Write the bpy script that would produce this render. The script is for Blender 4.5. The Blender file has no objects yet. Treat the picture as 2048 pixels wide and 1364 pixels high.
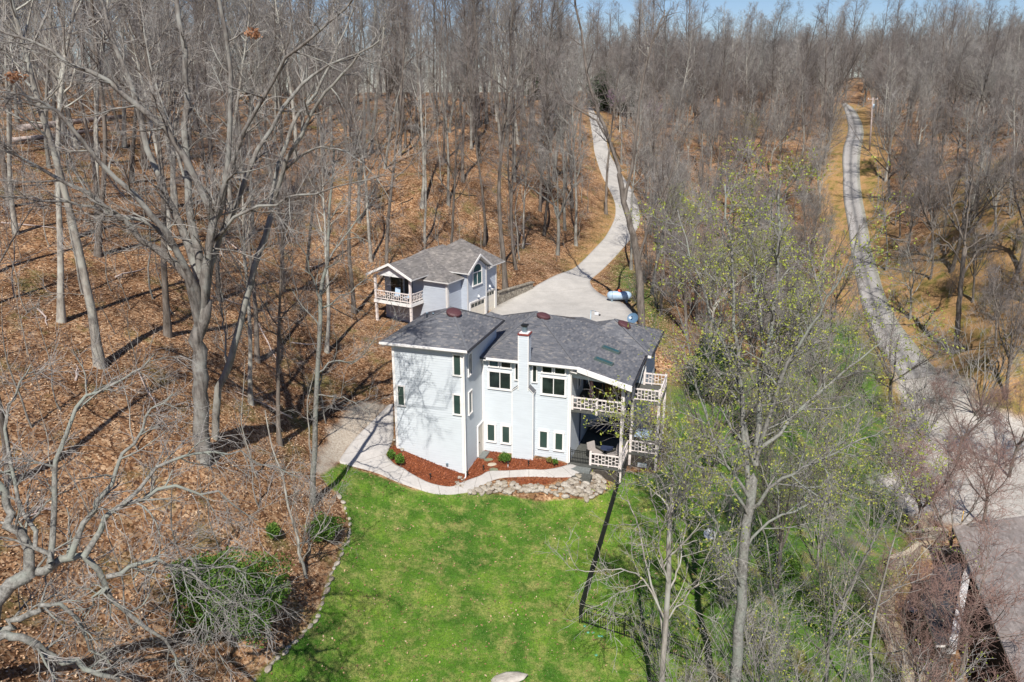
import bpy, math, random
import numpy as np
from mathutils import Vector
SC = bpy.context.scene
COL = SC.collection
R = math.radians
# ---------------------------------------------------------------- camera
F, PITCH, CZ = 1600.0, R(17.9), 23.7
cd = bpy.data.cameras.new("camera"); cam = bpy.data.objects.new("camera", cd); COL.objects.link(cam)
cam.location = (0, 0, CZ); cam.rotation_euler = (R(90) - PITCH, 0, 0)
cd.sensor_width = 36; cd.lens = 36 * F / 2048; cd.clip_end = 6000
SC.camera = cam
# ---------------------------------------------------------------- world, sun, exposure
SUN_EL, SUN_AZ = R(49), R(184.3)          # azimuth of the sun, clockwise from +Y
w = bpy.data.worlds.new("World"); SC.world = w; w.use_nodes = True
nt = w.node_tree; bg = nt.nodes["Background"]
sky = nt.nodes.new("ShaderNodeTexSky"); sky.sky_type = 'NISHITA'; sky.sun_disc = False
sky.sun_elevation = SUN_EL; sky.sun_rotation = SUN_AZ; sky.air_density = 1.0; sky.dust_density = 0.1; sky.ozone_density = 1.5
tn = nt.nodes.new('ShaderNodeMix'); tn.data_type = 'RGBA'; tn.blend_type = 'MULTIPLY'; tn.inputs[0].default_value = 1.0; tn.inputs[7].default_value = (.80, .92, 1.2, 1)
nt.links.new(sky.outputs[0], tn.inputs[6]); nt.links.new(tn.outputs[2], bg.inputs[0]); bg.inputs[1].default_value = 0.065
sl = bpy.data.lights.new("sun", 'SUN'); sl.energy = 5.0; sl.angle = R(0.5); sl.color = (1.0, 0.96, 0.9)
so = bpy.data.objects.new("sun", sl); COL.objects.link(so)
sd = Vector((math.sin(SUN_AZ) * math.cos(SUN_EL), math.cos(SUN_AZ) * math.cos(SUN_EL), math.sin(SUN_EL)))
so.rotation_euler = sd.to_track_quat('Z', 'Y').to_euler(); so.location = (0, -20, 80)
SC.view_settings.view_transform = 'Standard'; SC.view_settings.look = 'None'
SC.view_settings.gamma = 1; SC.view_settings.exposure = 0.34
SC.cycles.max_bounces = 5; SC.cycles.diffuse_bounces = 3; SC.cycles.transparent_max_bounces = 4
# ---------------------------------------------------------------- pixel rays and ground survey
cp, sp = math.cos(PITCH), math.sin(PITCH)
def ray(px, py):
    a = (px - 1024) / F; b = (py - 682) / F
    return np.array([a, cp - b * sp, -sp - b * cp])
def atz(px, py, z):
    r = ray(px, py); t = (z - CZ) / r[2]; return r * t + np.array([0, 0, CZ])
def atd(px, py, d):
    r = ray(px, py); t = d / r[1]; return r * t + np.array([0, 0, CZ])
def proj(x, y, z):
    f = y * cp - (z - CZ) * sp; dn = -y * sp - (z - CZ) * cp
    return 1024 + F * x / f, 682 + F * dn / f, f
SURV = [(930,945,-.1),(791,885,1.25),(968,897,-.05),(1137,930,-.12),(1241,965,-1.0),(1255,955,-1.05),(1310,945,-1.1),
 (1150,950,-.15),(1060,950,-.15),(960,965,-.3),(890,990,-.45),(850,975,0.),(800,960,.25),(740,925,.9),(690,915,1.1),(785,830,2.0),
 (1100,1003,-1.15),(1000,995,-.9),(1200,990,-1.3),(700,1000,.45),(690,1050,.1),(640,1220,-.7),(600,1290,-.9),(520,1364,-.9),
 (900,1050,-1.2),(900,1200,-2.),(900,1364,-2.6),(1158,1250,-2.7),(1330,1300,-3.3),(1330,1020,-1.7),(1330,1150,-2.7),(1100,1100,-1.8),
 (1400,900,-2.),(1400,1068,-2.9),(1500,900,-3.2),(1500,1100,-4.2),(1500,1364,-4.9),(1600,800,-4.),(1650,1000,-5.5),(1650,1200,-6.),
 (1700,225,15.),(1705,300,12.),(1700,400,5.4),(1712,500,.6),(1740,620,-3.),(1800,720,-5.2),(1860,800,-6.4),(1950,900,-7.1),(1850,1010,-7.3),
 (1900,1060,-7.3),(1770,1200,-6.8),(1800,1340,-7.2),(2040,1000,-7.4),
 (405,930,5.5),(627,1005,1.4),(0,1364,6.),(200,1364,3.6),(400,1364,1.2),(470,1250,.8),(200,1100,5.2),(0,900,9.),(0,1100,7.),
 (400,700,8.2),(400,500,11.3),(400,300,16.5),(400,195,21.6),(0,500,13.5),(0,300,18.),(0,195,22.1),(0,700,10.6),(200,600,10.8),(200,400,14.5),
 (700,600,4.8),(700,500,7.5),(700,400,11.),(700,300,15.),(700,195,21.2),(600,800,3.6),(700,750,3.4),(700,850,2.1),(757,640,4.),
 (900,460,7.6),(1065,565,4.6),(1050,530,5.4),(1000,300,14.5),(1000,205,20.2),(850,380,11.6),
 (1185,230,15.9),(1200,300,12.),(1240,400,7.3),(1215,480,5.),(1150,540,4.),(1100,585,3.7),(1050,600,3.7),(1200,600,3.7),(1262,635,3.7),(992,617,3.7),
 (1340,750,1.),(1340,700,2.5),(1340,800,.4),(1345,880,-.8),(1310,600,3.3),(1300,500,4.4),(1300,400,6.6),(1350,300,11.5),(1400,600,1.8),
 (1400,500,3.),(1500,500,1.5),(1500,600,-1.),(1500,700,-2.2),(1600,500,.4),(1600,400,5.),(1600,300,11.),(1600,600,-2.6),
 (1800,300,12.5),(1800,400,6.5),(1800,500,2.2),(1900,600,0.),(2000,500,6.),(2000,400,10.),(2000,300,14.),(1900,700,-4.),(2000,720,-1.),(2040,850,-6.)]
SW = [(-3.,62.,3.7),(3.,62.,3.7),(3.,66.,3.7),(8.,64.,3.7),(-1.,70.,3.7),(-6.,60.,3.6),(0.,55.,2.6),
 (-150.,160.,23.),(-120.,230.,14.),(-10.,260.,17.),(-60.,200.,17.),(60.,280.,21.),(130.,300.,24.),(220.,260.,27.),(-220.,60.,30.),(200.,150.,22.),
 (160.,100.,16.),(-60.,20.,16.),(0.,0.,-5.),(-30.,0.,6.),(30.,0.,-8.),(60.,30.,-7.5),(0.,20.,-3.6),(110.,50.,-2.),(0.,-60.,-8.),(-120.,-40.,20.),(120.,-40.,-6.),
 (-300.,300.,16.),(0.,400.,16.),(300.,400.,24.),(-16.5,17.,7.6),(-23.,17.,9.5),(40.,24.,-7.5)]
ctrl = [tuple(atz(*s)) for s in SURV] + SW
C3 = np.array(ctrl)
def _phi(r2):
    return np.where(r2 > 1e-9, r2 * np.log(np.maximum(r2, 1e-9)), 0.0)
S0 = 50.0
Pn = C3[:, :2] / S0
n = len(Pn)
K = _phi(((Pn[:, None] - Pn[None]) ** 2).sum(-1)) + np.eye(n) * 0.0025
Pm = np.hstack([np.ones((n, 1)), Pn])
Asys = np.zeros((n + 3, n + 3)); Asys[:n, :n] = K; Asys[:n, n:] = Pm; Asys[n:, :n] = Pm.T
sol = np.linalg.solve(Asys, np.concatenate([C3[:, 2], np.zeros(3)]))
def tps(x, y):
    q = np.stack([x, y], -1) / S0; out = np.zeros(len(q))
    for i in range(0, len(q), 20000):
        qq = q[i:i + 20000]
        out[i:i + 20000] = _phi(((qq[:, None] - Pn[None]) ** 2).sum(-1)) @ sol[:n] + sol[n] + qq @ sol[n + 1:]
    return out
def axis(a0, a1, f0, f1, fine, grow):
    v = list(np.arange(f0, f1 + 1e-6, fine)); s = fine; x = f0
    lo = []
    while x > a0: s *= grow; x -= s; lo.append(x)
    s = fine; x = f1; hi = []
    while x < a1: s *= grow; x += s; hi.append(x)
    return np.array(lo[::-1] + v + hi)
GX = axis(-2500, 2500, -32, 34, 0.5, 1.035)
GY = axis(-400, 4500, 20, 90, 0.5, 1.03)
XX, YY = np.meshgrid(GX, GY, indexing='ij')
ZZ = tps(XX.ravel().clip(-320, 320), YY.ravel().clip(-120, 420)).reshape(XX.shape)
ZZ = np.clip(ZZ, -9, 32)
far = np.clip((np.hypot(XX, YY) - 330) / 250, 0, 1); far = far * far * (3 - 2 * far)
ZZ = ZZ * (1 - far) + 14 * far
ZZ = np.where(far < 1, ZZ, 14 - (np.hypot(XX, YY) - 580) * 0.01)
_th = R(17.6); _a0 = atz(930, 945, 0); _du, _dv = XX - _a0[0], YY - _a0[1]
_u = _du * math.cos(_th) - _dv * math.sin(_th); _v = _du * math.sin(_th) + _dv * math.cos(_th)
_in = ((_u > -4.3) & (_u < -.4) & (_v > .5) & (_v < 6)) | ((_u > .2) & (_u < 10.9) & (_v > 3.9) & (_v < 13.4))
ZZ = np.where(_in, np.minimum(ZZ, -1.0), ZZ)      # excavated under the house
def _fr(G, v):
    i = np.clip(np.searchsorted(G, v) - 1, 0, len(G) - 2); return i, (v - G[i]) / (G[i + 1] - G[i])
def hh(x, y):
    x = np.asarray(x, float); y = np.asarray(y, float)
    i, a = _fr(GX, x); j, b = _fr(GY, y)
    return ZZ[i, j] * (1 - a) * (1 - b) + ZZ[i + 1, j] * a * (1 - b) + ZZ[i, j + 1] * (1 - a) * b + ZZ[i + 1, j + 1] * a * b
def G(px, py, dmin=16.0, dmax=420.0):
    """where the ray through a pixel meets the ground"""
    r = ray(px, py) / ray(px, py)[1]
    d = np.concatenate([np.arange(dmin, 120, 0.2), np.arange(120, dmax, 0.6)])
    f = CZ + r[2] * d - hh(r[0] * d, d)
    k = np.argmax(f < 0)
    if f[k] >= 0: k = len(d) - 1
    dd = d[k]
    return np.array([r[0] * dd, dd, float(hh(r[0] * dd, dd))])
def GL(pts, **k): return np.array([G(*p, **k) for p in pts])
# ---------------------------------------------------------------- materials
def mat(name):
    m = bpy.data.materials.new(name); m.use_nodes = True
    return m, m.node_tree, m.node_tree.nodes["Principled BSDF"]
def N(t, typ, **k):
    nd = t.nodes.new(typ)
    for a, b in k.items():
        if a.startswith('i_'): nd.inputs[int(a[2:]) if a[2:].isdigit() else a[2:].replace('_', ' ')].default_value = b
        else: setattr(nd, a, b)
    return nd
def ramp(t, stops, src=None):
    r = t.nodes.new("ShaderNodeValToRGB"); e = r.color_ramp.elements
    while len(e) < len(stops): e.new(0.5)
    for x, (p, c) in zip(e, stops): x.position = p; x.color = (*c, 1)
    if src is not None: t.links.new(src, r.inputs[0])
    return r
def noise(t, vec, scale, detail=4, rough=0.6):
    nd = N(t, "ShaderNodeTexNoise"); nd.inputs["Scale"].default_value = scale; nd.inputs["Detail"].default_value = detail; nd.inputs["Roughness"].default_value = rough
    if vec is not None: t.links.new(vec, nd.inputs["Vector"])
    return nd
def mix(t, a, b, f, typ='MIX'):
    m = N(t, "ShaderNodeMix", data_type='RGBA', blend_type=typ)
    for s, v in ((m.inputs[0], f), (m.inputs[6], a), (m.inputs[7], b)):
        if hasattr(v, 'links'): t.links.new(v, s)
        elif isinstance(v, (int, float)): s.default_value = v
        else: s.default_value = (*v, 1)
    return m.outputs[2]
def bump(t, b, h, strength, dist):
    bp = N(t, "ShaderNodeBump"); bp.inputs["Strength"].default_value = strength; bp.inputs["Distance"].default_value = dist
    t.links.new(h, bp.inputs["Height"]); t.links.new(bp.outputs[0], b.inputs["Normal"])
def simple(name, c, rough=0.6, var=0.15, scale=3.0, metal=0.0, bmp=0.0, c2=None):
    m, t, b = mat(name); tc = N(t, "ShaderNodeTexCoord")
    nz = noise(t, tc.outputs["Object"], scale)
    lo = tuple(x * (1 - var) for x in c); hi = tuple(min(1, x * (1 + var)) for x in (c2 or c))
    rp = ramp(t, [(0.3, lo), (0.7, hi)], nz.outputs[0])
    t.links.new(rp.outputs[0], b.inputs["Base Color"]); b.inputs["Roughness"].default_value = rough; b.inputs["Metallic"].default_value = metal
    if bmp: bump(t, b, nz.outputs[0], bmp, 0.05)
    return m
M = {}
M['trim'] = simple('white_trim', (.80, .77, .73), .55, .05)
M['rail'] = simple('rail_paint', (.74, .66, .61), .6, .08, 6)
M['gtrim'] = simple('garage_trim', (.62, .60, .57), .6, .08, 4)
M['gutter'] = simple('gutter_black', (.03, .03, .035), .4, .1)
M['deck'] = simple('deck_boards', (.085, .085, .075), .75, .25, 9)
M['skirt'] = simple('deck_skirt', (.055, .045, .035), .85, .35, 7, bmp=.4)
M['metal_black'] = simple('black_metal', (.012, .013, .013), .45, .1)
M['grey_metal'] = simple('grey_metal', (.25, .33, .38), .4, .1, metal=.6)
M['red'] = simple('vent_red', (.085, .032, .034), .6, .15, 8)
M['green'] = simple('skylight_green', (.07, .10, .09), .35, .15, 6)
M['cream'] = simple('cream_door', (.72, .66, .55), .5, .05)
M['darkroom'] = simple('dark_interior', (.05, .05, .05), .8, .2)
M['wood'] = simple('oak_wood', (.32, .17, .05), .5, .25, 5)
M['cushion'] = simple('grey_cushion', (.34, .30, .27), .9, .1, 10)
M['wicker'] = simple('dark_wicker', (.02, .018, .016), .8, .3, 20)
M['pink'] = simple('pink_cloth', (.40, .22, .20), .9, .12, 8)
M['navy'] = simple('navy_fabric', (.02, .03, .07), .8, .2, 4)
M['tank'] = simple('tank_paint', (.36, .47, .58), .4, .1, 3)
M['orange'] = simple('orange_plastic', (.75, .12, .05), .5, .1)
M['dish'] = simple('dish_grey', (.52, .54, .55), .45, .08, 6)
M['dishblue'] = simple('dish_blue', (.09, .16, .24), .3, .15, 6)
M['mint'] = simple('mint_plastic', (.10, .32, .22), .5, .1)
M['flag'] = simple('flagstone', (.17, .18, .11), .9, .3, 5, bmp=.5)
M['steps'] = simple('step_grey', (.16, .17, .16), .85, .2, 8)
M['pole'] = simple('pole_wood', (.42, .34, .30), .85, .15, 3)
M['wire'] = simple('wire_grey', (.06, .06, .06), .6, .1)
M['white'] = simple('white_plastic', (.75, .75, .74), .5, .05)
M['pavers'] = simple('pale_concrete', (.45, .39, .29), .9, .12, 2)
M['rust'] = simple('copper_red', (.22, .05, .04), .6, .1)
# glass
m, t, b = mat('glass'); M['glass'] = m
tc = N(t, "ShaderNodeTexCoord"); nz = noise(t, tc.outputs["Object"], 1.2)
rp = ramp(t, [(0.35, (.008, .011, .012)), (0.7, (.03, .045, .04))], nz.outputs[0]); t.links.new(rp.outputs[0], b.inputs["Base Color"])
b.inputs["Roughness"].default_value = .06
# blinds behind glass
m, t, b = mat('glass_blind'); M['blind'] = m
tc = N(t, "ShaderNodeTexCoord"); wv = N(t, "ShaderNodeTexWave", bands_direction='Z'); wv.inputs["Scale"].default_value = 6.0
t.links.new(tc.outputs["Object"], wv.inputs["Vector"])
rp = ramp(t, [(0.3, (.018, .04, .035)), (0.8, (.055, .09, .075))], wv.outputs[0]); t.links.new(rp.outputs[0], b.inputs["Base Color"]); b.inputs["Roughness"].default_value = .12
m, t, b = mat('glass_teal'); M['teal'] = m
b.inputs["Base Color"].default_value = (.03, .085, .09, 1); b.inputs["Roughness"].default_value = .08
# siding
def siding(name, c, var):
    m, t, b = mat(name); tc = N(t, "ShaderNodeTexCoord")
    mp = N(t, "ShaderNodeMapping"); mp.inputs["Scale"].default_value = (1.2, 1.2, 6.2)
    t.links.new(tc.outputs["Object"], mp.inputs[0])
    n1 = noise(t, mp.outputs[0], 1.0, 3); n2 = noise(t, tc.outputs["Object"], 0.6, 3)
    a = ramp(t, [(0.3, tuple(x * (1 - var) for x in c)), (0.7, c)], n1.outputs[0])
    o = mix(t, a.outputs[0], (.93, .93, .91), n2.outputs[0], 'MULTIPLY')
    t.links.new(o, b.inputs["Base Color"]); b.inputs["Roughness"].default_value = .55
    return m
M['siding'] = siding('blue_white_siding', (.61, .65, .68), .08)
M['gsiding'] = siding('garage_siding', (.47, .51, .57), .12)
# shingles (UV in metres)
def shingle(name, cols, w=.30, h=.14):
    m, t, b = mat(name); uv = N(t, "ShaderNodeUVMap")
    bk = N(t, "ShaderNodeTexBrick"); bk.offset = .5
    for k_, v_ in (("Scale", 1.0), ("Mortar Size", .008), ("Brick Width", w), ("Row Height", h), ("Bias", 0.0)): bk.inputs[k_].default_value = v_
    bk.inputs["Color1"].default_value = (0, 0, 0, 1); bk.inputs["Color2"].default_value = (1, 1, 1, 1); bk.inputs["Mortar"].default_value = (.35, .35, .35, 1)
    t.links.new(uv.outputs[0], bk.inputs["Vector"])
    rp = ramp(t, cols, bk.outputs["Color"])
    n2 = noise(t, uv.outputs[0], .8, 3); n3 = noise(t, uv.outputs[0], 9, 3)
    sc = ramp(t, [(0.3, (.78, .78, .80)), (0.7, (1.1, 1.08, 1.06))], n2.outputs[0])
    o = mix(t, rp.outputs[0], sc.outputs[0], 1.0, 'MULTIPLY')
    sc2 = ramp(t, [(0.35, (.90, .90, .90)), (0.65, (1.08, 1.08, 1.08))], n3.outputs[0])
    o = mix(t, o, sc2.outputs[0], 1.0, 'MULTIPLY')
    t.links.new(o, b.inputs["Base Color"]); b.inputs["Roughness"].default_value = .85
    bump(t, b, bk.outputs["Fac"], -.6, .015)
    return m
M['shingle'] = shingle('slate_shingle', [(0.0, (.09, .093, .102)), (0.45, (.125, .129, .14)), (0.8, (.16, .16, .167)), (1.0, (.22, .205, .19))])
M['gshingle'] = shingle('brown_shingle', [(0.0, (.13, .12, .11)), (0.5, (.18, .165, .15)), (0.85, (.22, .20, .185)), (1.0, (.27, .245, .22))])
M['nshingle'] = shingle('grey_shingle', [(0.0, (.22, .19, .17)), (0.6, (.28, .245, .225)), (1.0, (.34, .30, .275))])
M['hipcap'] = simple('hip_cap', (.12, .122, .13), .85, .2, 6)
# stone
def stone(name, cols, scale, mortar):
    m, t, b = mat(name); tc = N(t, "ShaderNodeTexCoord")
    nz = noise(t, tc.outputs["Object"], 2.5, 2)
    vm = N(t, "ShaderNodeVectorMath", operation='MULTIPLY_ADD'); vm.inputs[1].default_value = (.25,) * 3
    t.links.new(nz.outputs["Color"], vm.inputs[0]); t.links.new(tc.outputs["Object"], vm.inputs[2])
    v1 = N(t, "ShaderNodeTexVoronoi"); v1.inputs["Scale"].default_value = scale; t.links.new(vm.outputs[0], v1.inputs["Vector"])
    v2 = N(t, "ShaderNodeTexVoronoi", feature='DISTANCE_TO_EDGE'); v2.inputs["Scale"].default_value = scale; t.links.new(vm.outputs[0], v2.inputs["Vector"])
    sx = N(t, "ShaderNodeSeparateColor"); t.links.new(v1.outputs["Color"], sx.inputs[0])
    rp = ramp(t, cols, sx.outputs[0])
    ed = ramp(t, [(0.02, (0, 0, 0)), (0.08, (1, 1, 1))], v2.outputs["Distance"])
    o = mix(t, mortar, rp.outputs[0], ed.outputs[0])
    t.links.new(o, b.inputs["Base Color"]); b.inputs["Roughness"].default_value = .9
    bump(t, b, ed.outputs[0], .6, .05)
    return m
M['stonewall'] = stone('stone_wall', [(0, (.26, .22, .17)), (.5, (.38, .34, .27)), (1, (.19, .16, .12))], 3.2, (.13, .11, .09))
def rockmat(name, a, b_, c_):
    m, t, b = mat(name); oi = N(t, "ShaderNodeObjectInfo"); tc = N(t, "ShaderNodeTexCoord")
    rp = ramp(t, [(0, a), (.5, b_), (1, c_)], oi.outputs["Random"])
    n1 = noise(t, tc.outputs["Object"], 4); sc = ramp(t, [(.3, (.6, .58, .55)), (.7, (1.15, 1.15, 1.15))], n1.outputs[0])
    o = mix(t, rp.outputs[0], sc.outputs[0], 1.0, 'MULTIPLY'); t.links.new(o, b.inputs["Base Color"]); b.inputs["Roughness"].default_value = .92
    bump(t, b, n1.outputs[0], .6, .05); return m
M['rock'] = rockmat('limestone', (.34, .29, .22), (.46, .42, .36), (.22, .17, .12))
# bark
def bark(name, lo, hi, lich=None, zs=.25, scale=4.0, rnd=.35):
    m, t, b = mat(name); tc = N(t, "ShaderNodeTexCoord"); oi = N(t, "ShaderNodeObjectInfo")
    mp = N(t, "ShaderNodeMapping"); mp.inputs["Scale"].default_value = (1, 1, zs); t.links.new(tc.outputs["Object"], mp.inputs[0])
    n1 = noise(t, mp.outputs[0], scale, 5, .7)
    rp = ramp(t, [(.32, lo), (.68, hi)], n1.outputs[0]); o = rp.outputs[0]
    if lich:
        n2 = noise(t, tc.outputs["Object"], 1.1, 3); f = ramp(t, [(.45, (0, 0, 0)), (.62, (1, 1, 1))], n2.outputs[0])
        o = mix(t, o, lich, f.outputs[0])
    rr = ramp(t, [(0, (1 - rnd,) * 3), (1, (1 + rnd, 1 + rnd * .9, 1 + rnd * .8))], oi.outputs["Random"])
    o = mix(t, o, rr.outputs[0], 1.0, 'MULTIPLY')
    t.links.new(o, b.inputs["Base Color"]); b.inputs["Roughness"].default_value = .95; b.inputs["Specular IOR Level"].default_value = .2
    bump(t, b, n1.outputs[0], .8, .04)
    return m
M['bark_grey'] = bark('bark_grey', (.12, .11, .095), (.37, .345, .30), (.33, .33, .29))
M['bark_brown'] = bark('bark_brown', (.07, .058, .048), (.23, .20, .17))
M['bark_hero'] = bark('bark_hero', (.05, .042, .036), (.27, .245, .215), (.27, .265, .235), zs=.12, scale=7, rnd=.02)
M['bark_pale'] = bark('bark_pale', (.08, .075, .065), (.33, .32, .285), (.24, .255, .215), zs=.8, scale=9, rnd=.05)
M['twig_grey'] = bark('twig_grey', (.14, .13, .12), (.40, .38, .35), zs=1, scale=1, rnd=.25)
M['twig_brown'] = bark('twig_brown', (.12, .105, .095), (.28, .25, .23), zs=1, scale=1, rnd=.25)
M['twig_red'] = bark('twig_red', (.19, .115, .095), (.34, .225, .185), zs=1, scale=1, rnd=.15)
def leafmat(name, cols, trans=.3):
    m, t, b = mat(name); g = N(t, "ShaderNodeNewGeometry"); rp = ramp(t, cols, g.outputs["Random Per Island"])
    t.links.new(rp.outputs[0], b.inputs["Base Color"]); b.inputs["Roughness"].default_value = .7
    if trans:
        out = t.nodes["Material Output"]; tr = N(t, "ShaderNodeBsdfTranslucent"); t.links.new(rp.outputs[0], tr.inputs[0])
        mx = N(t, "ShaderNodeMixShader"); mx.inputs[0].default_value = trans
        t.links.new(b.outputs[0], mx.inputs[1]); t.links.new(tr.outputs[0], mx.inputs[2]); t.links.new(mx.outputs[0], out.inputs[0])
    return m
M['buds'] = leafmat('spring_leaf', [(0, (.20, .27, .03)), (.5, (.36, .42, .055)), (1, (.48, .46, .10))])
M['evergreen'] = leafmat('evergreen_leaf', [(0, (.015, .035, .012)), (1, (.04, .075, .02))], .15)
M['bushgreen'] = leafmat('bush_leaf', [(0, (.04, .11, .010)), (.6, (.10, .22, .022)), (1, (.20, .28, .045))], .3)
M['yelgreen'] = leafmat('olive_leaf', [(0, (.16, .14, .03)), (1, (.28, .24, .06))], .2)
M['redbud'] = leafmat('redbud_flower', [(0, (.20, .08, .20)), (1, (.36, .17, .36))], .2)
M['dryleaf'] = leafmat('oak_leaf_dry', [(0, (.30, .14, .07)), (1, (.42, .23, .12))], .2)
M['litter'] = leafmat('leaf_litter', [(0, (.10, .052, .03)), (.35, (.27, .14, .068)), (.7, (.42, .25, .135)), (1, (.60, .45, .30))], 0)
M['mulchchip'] = leafmat('mulch_chip', [(0, (.12, .03, .012)), (.6, (.26, .075, .03)), (1, (.38, .13, .055))], 0)
M['grassblade'] = leafmat('grass_blade', [(0, (.07, .15, .02)), (.6, (.13, .24, .035)), (1, (.24, .28, .07))], .2)
# concrete
def concrete(name, c, joint=0, var=.12, c2=None):
    m, t, b = mat(name); uv = N(t, "ShaderNodeUVMap"); tc = N(t, "ShaderNodeTexCoord")
    n1 = noise(t, tc.outputs["Object"], .7, 5, .65); n2 = noise(t, tc.outputs["Object"], 6, 4, .7)
    rp = ramp(t, [(.3, tuple(x * (1 - var) for x in c)), (.7, c2 or c)], n1.outputs[0])
    s2 = ramp(t, [(.3, (.88, .87, .86)), (.7, (1.04, 1.04, 1.04))], n2.outputs[0])
    o = mix(t, rp.outputs[0], s2.outputs[0], 1.0, 'MULTIPLY')
    if joint:
        bk = N(t, "ShaderNodeTexBrick"); bk.offset = 0
        for k_, v_ in (("Scale", 1.0), ("Mortar Size", .018), ("Brick Width", joint), ("Row Height", joint * 20)): bk.inputs[k_].default_value = v_
        bk.inputs["Color1"].default_value = bk.inputs["Color2"].default_value = (1, 1, 1, 1); bk.inputs["Mortar"].default_value = (.55, .52, .5, 1)
        t.links.new(uv.outputs[0], bk.inputs["Vector"]); o = mix(t, o, bk.outputs["Color"], 1.0, 'MULTIPLY')
    t.links.new(o, b.inputs["Base Color"]); b.inputs["Roughness"].default_value = .9
    bump(t, b, n2.outputs[0], .2, .02)
    return m
M['walk'] = concrete('walk_concrete', (.50, .47, .435), 1.25, .2)
M['drive'] = concrete('drive_concrete', (.51, .48, .435), 4.2, .22)
M['path_tan'] = concrete('tan_concrete', (.40, .32, .21), 2)
m, t, b = mat('gravel_road'); M['road'] = m     # two worn wheel tracks over a dark crown
uv = N(t, "ShaderNodeUVMap"); tc = N(t, "ShaderNodeTexCoord"); sx = N(t, "ShaderNodeSeparateXYZ"); t.links.new(uv.outputs[0], sx.inputs[0])
n1 = noise(t, tc.outputs["Object"], .8, 5, .7)
ad = N(t, "ShaderNodeMath", operation='MULTIPLY_ADD'); ad.inputs[1].default_value = .14; t.links.new(n1.outputs[0], ad.inputs[0]); t.links.new(sx.outputs[1], ad.inputs[2])
rp = ramp(t, [(.10, (.20, .19, .17)), (.22, (.37, .35, .33)), (.40, (.33, .31, .29)), (.54, (.15, .145, .14)), (.66, (.31, .29, .27)), (.85, (.36, .345, .32)), (.98, (.26, .25, .2))], ad.outputs[0])
n2 = noise(t, tc.outputs["Object"], 5, 4, .7); s2 = ramp(t, [(.3, (.75, .75, .75)), (.7, (1.15, 1.15, 1.15))], n2.outputs[0])
t.links.new(mix(t, rp.outputs[0], s2.outputs[0], 1.0, 'MULTIPLY'), b.inputs["Base Color"]); b.inputs["Roughness"].default_value = .95; bump(t, b, n2.outputs[0], .4, .03)
M['apron'] = concrete('gravel_apron', (.42, .40, .385), 0, .3)
# ground
m, t, b = mat('forest_floor'); M['ground'] = m
tc = N(t, "ShaderNodeTexCoord"); OB = tc.outputs["Object"]
def attr(nm):
    a = N(t, "ShaderNodeAttribute"); a.attribute_name = nm; return a.outputs["Fac"]
big = noise(t, OB, .09, 4, .6); mid = noise(t, OB, .6, 5, .65); fine = noise(t, OB, 5, 5, .75)
vor = N(t, "ShaderNodeTexVoronoi"); vor.inputs["Scale"].default_value = 7.5; t.links.new(OB, vor.inputs["Vector"])
sv = N(t, "ShaderNodeSeparateColor"); t.links.new(vor.outputs["Color"], sv.inputs[0])
lf = ramp(t, [(0, (.11, .058, .034)), (.3, (.26, .142, .073)), (.65, (.41, .248, .135)), (1, (.56, .405, .26))], sv.outputs[0])
mm = ramp(t, [(.3, (.42, .36, .32)), (.7, (1.15, 1.12, 1.1))], mid.outputs[0])
leaf = mix(t, lf.outputs[0], mm.outputs[0], 1.0, 'MULTIPLY')
bb = ramp(t, [(.36, (.60, .56, .54)), (.50, (.95, .95, .95)), (.64, (1.22, 1.20, 1.16))], big.outputs[0])
leaf = mix(t, leaf, bb.outputs[0], 1.0, 'MULTIPLY')
n5 = noise(t, OB, .35, 4, .7); gm = ramp(t, [(.54, (0, 0, 0)), (.68, (.6, .6, .6))], n5.outputs[0])
leaf = mix(t, leaf, (.13, .135, .04), gm.outputs[0])
# lawn grass
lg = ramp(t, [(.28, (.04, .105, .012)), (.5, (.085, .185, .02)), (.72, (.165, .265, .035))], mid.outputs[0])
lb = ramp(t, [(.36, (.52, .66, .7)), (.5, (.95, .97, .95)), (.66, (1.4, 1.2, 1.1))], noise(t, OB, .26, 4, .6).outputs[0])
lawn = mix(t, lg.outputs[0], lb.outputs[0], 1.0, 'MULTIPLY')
dryp = noise(t, OB, 1.1, 6, .75); dm = ramp(t, [(.47, (0, 0, 0)), (.64, (.8, .8, .8))], dryp.outputs[0])
lawn = mix(t, lawn, (.31, .29, .10), dm.outputs[0])
fm = ramp(t, [(.3, (.72, .74, .7)), (.7, (1.25, 1.22, 1.2))], fine.outputs[0])
lawn = mix(t, lawn, fm.outputs[0], 1.0, 'MULTIPLY')
sp_ = N(t, "ShaderNodeTexVoronoi"); sp_.inputs["Scale"].default_value = 3.2; t.links.new(OB, sp_.inputs["Vector"])
sm = ramp(t, [(.07, (1, 1, 1)), (.10, (0, 0, 0))], sp_.outputs["Distance"])
lawn = mix(t, lawn, (.36, .33, .18), sm.outputs[0])
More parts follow.
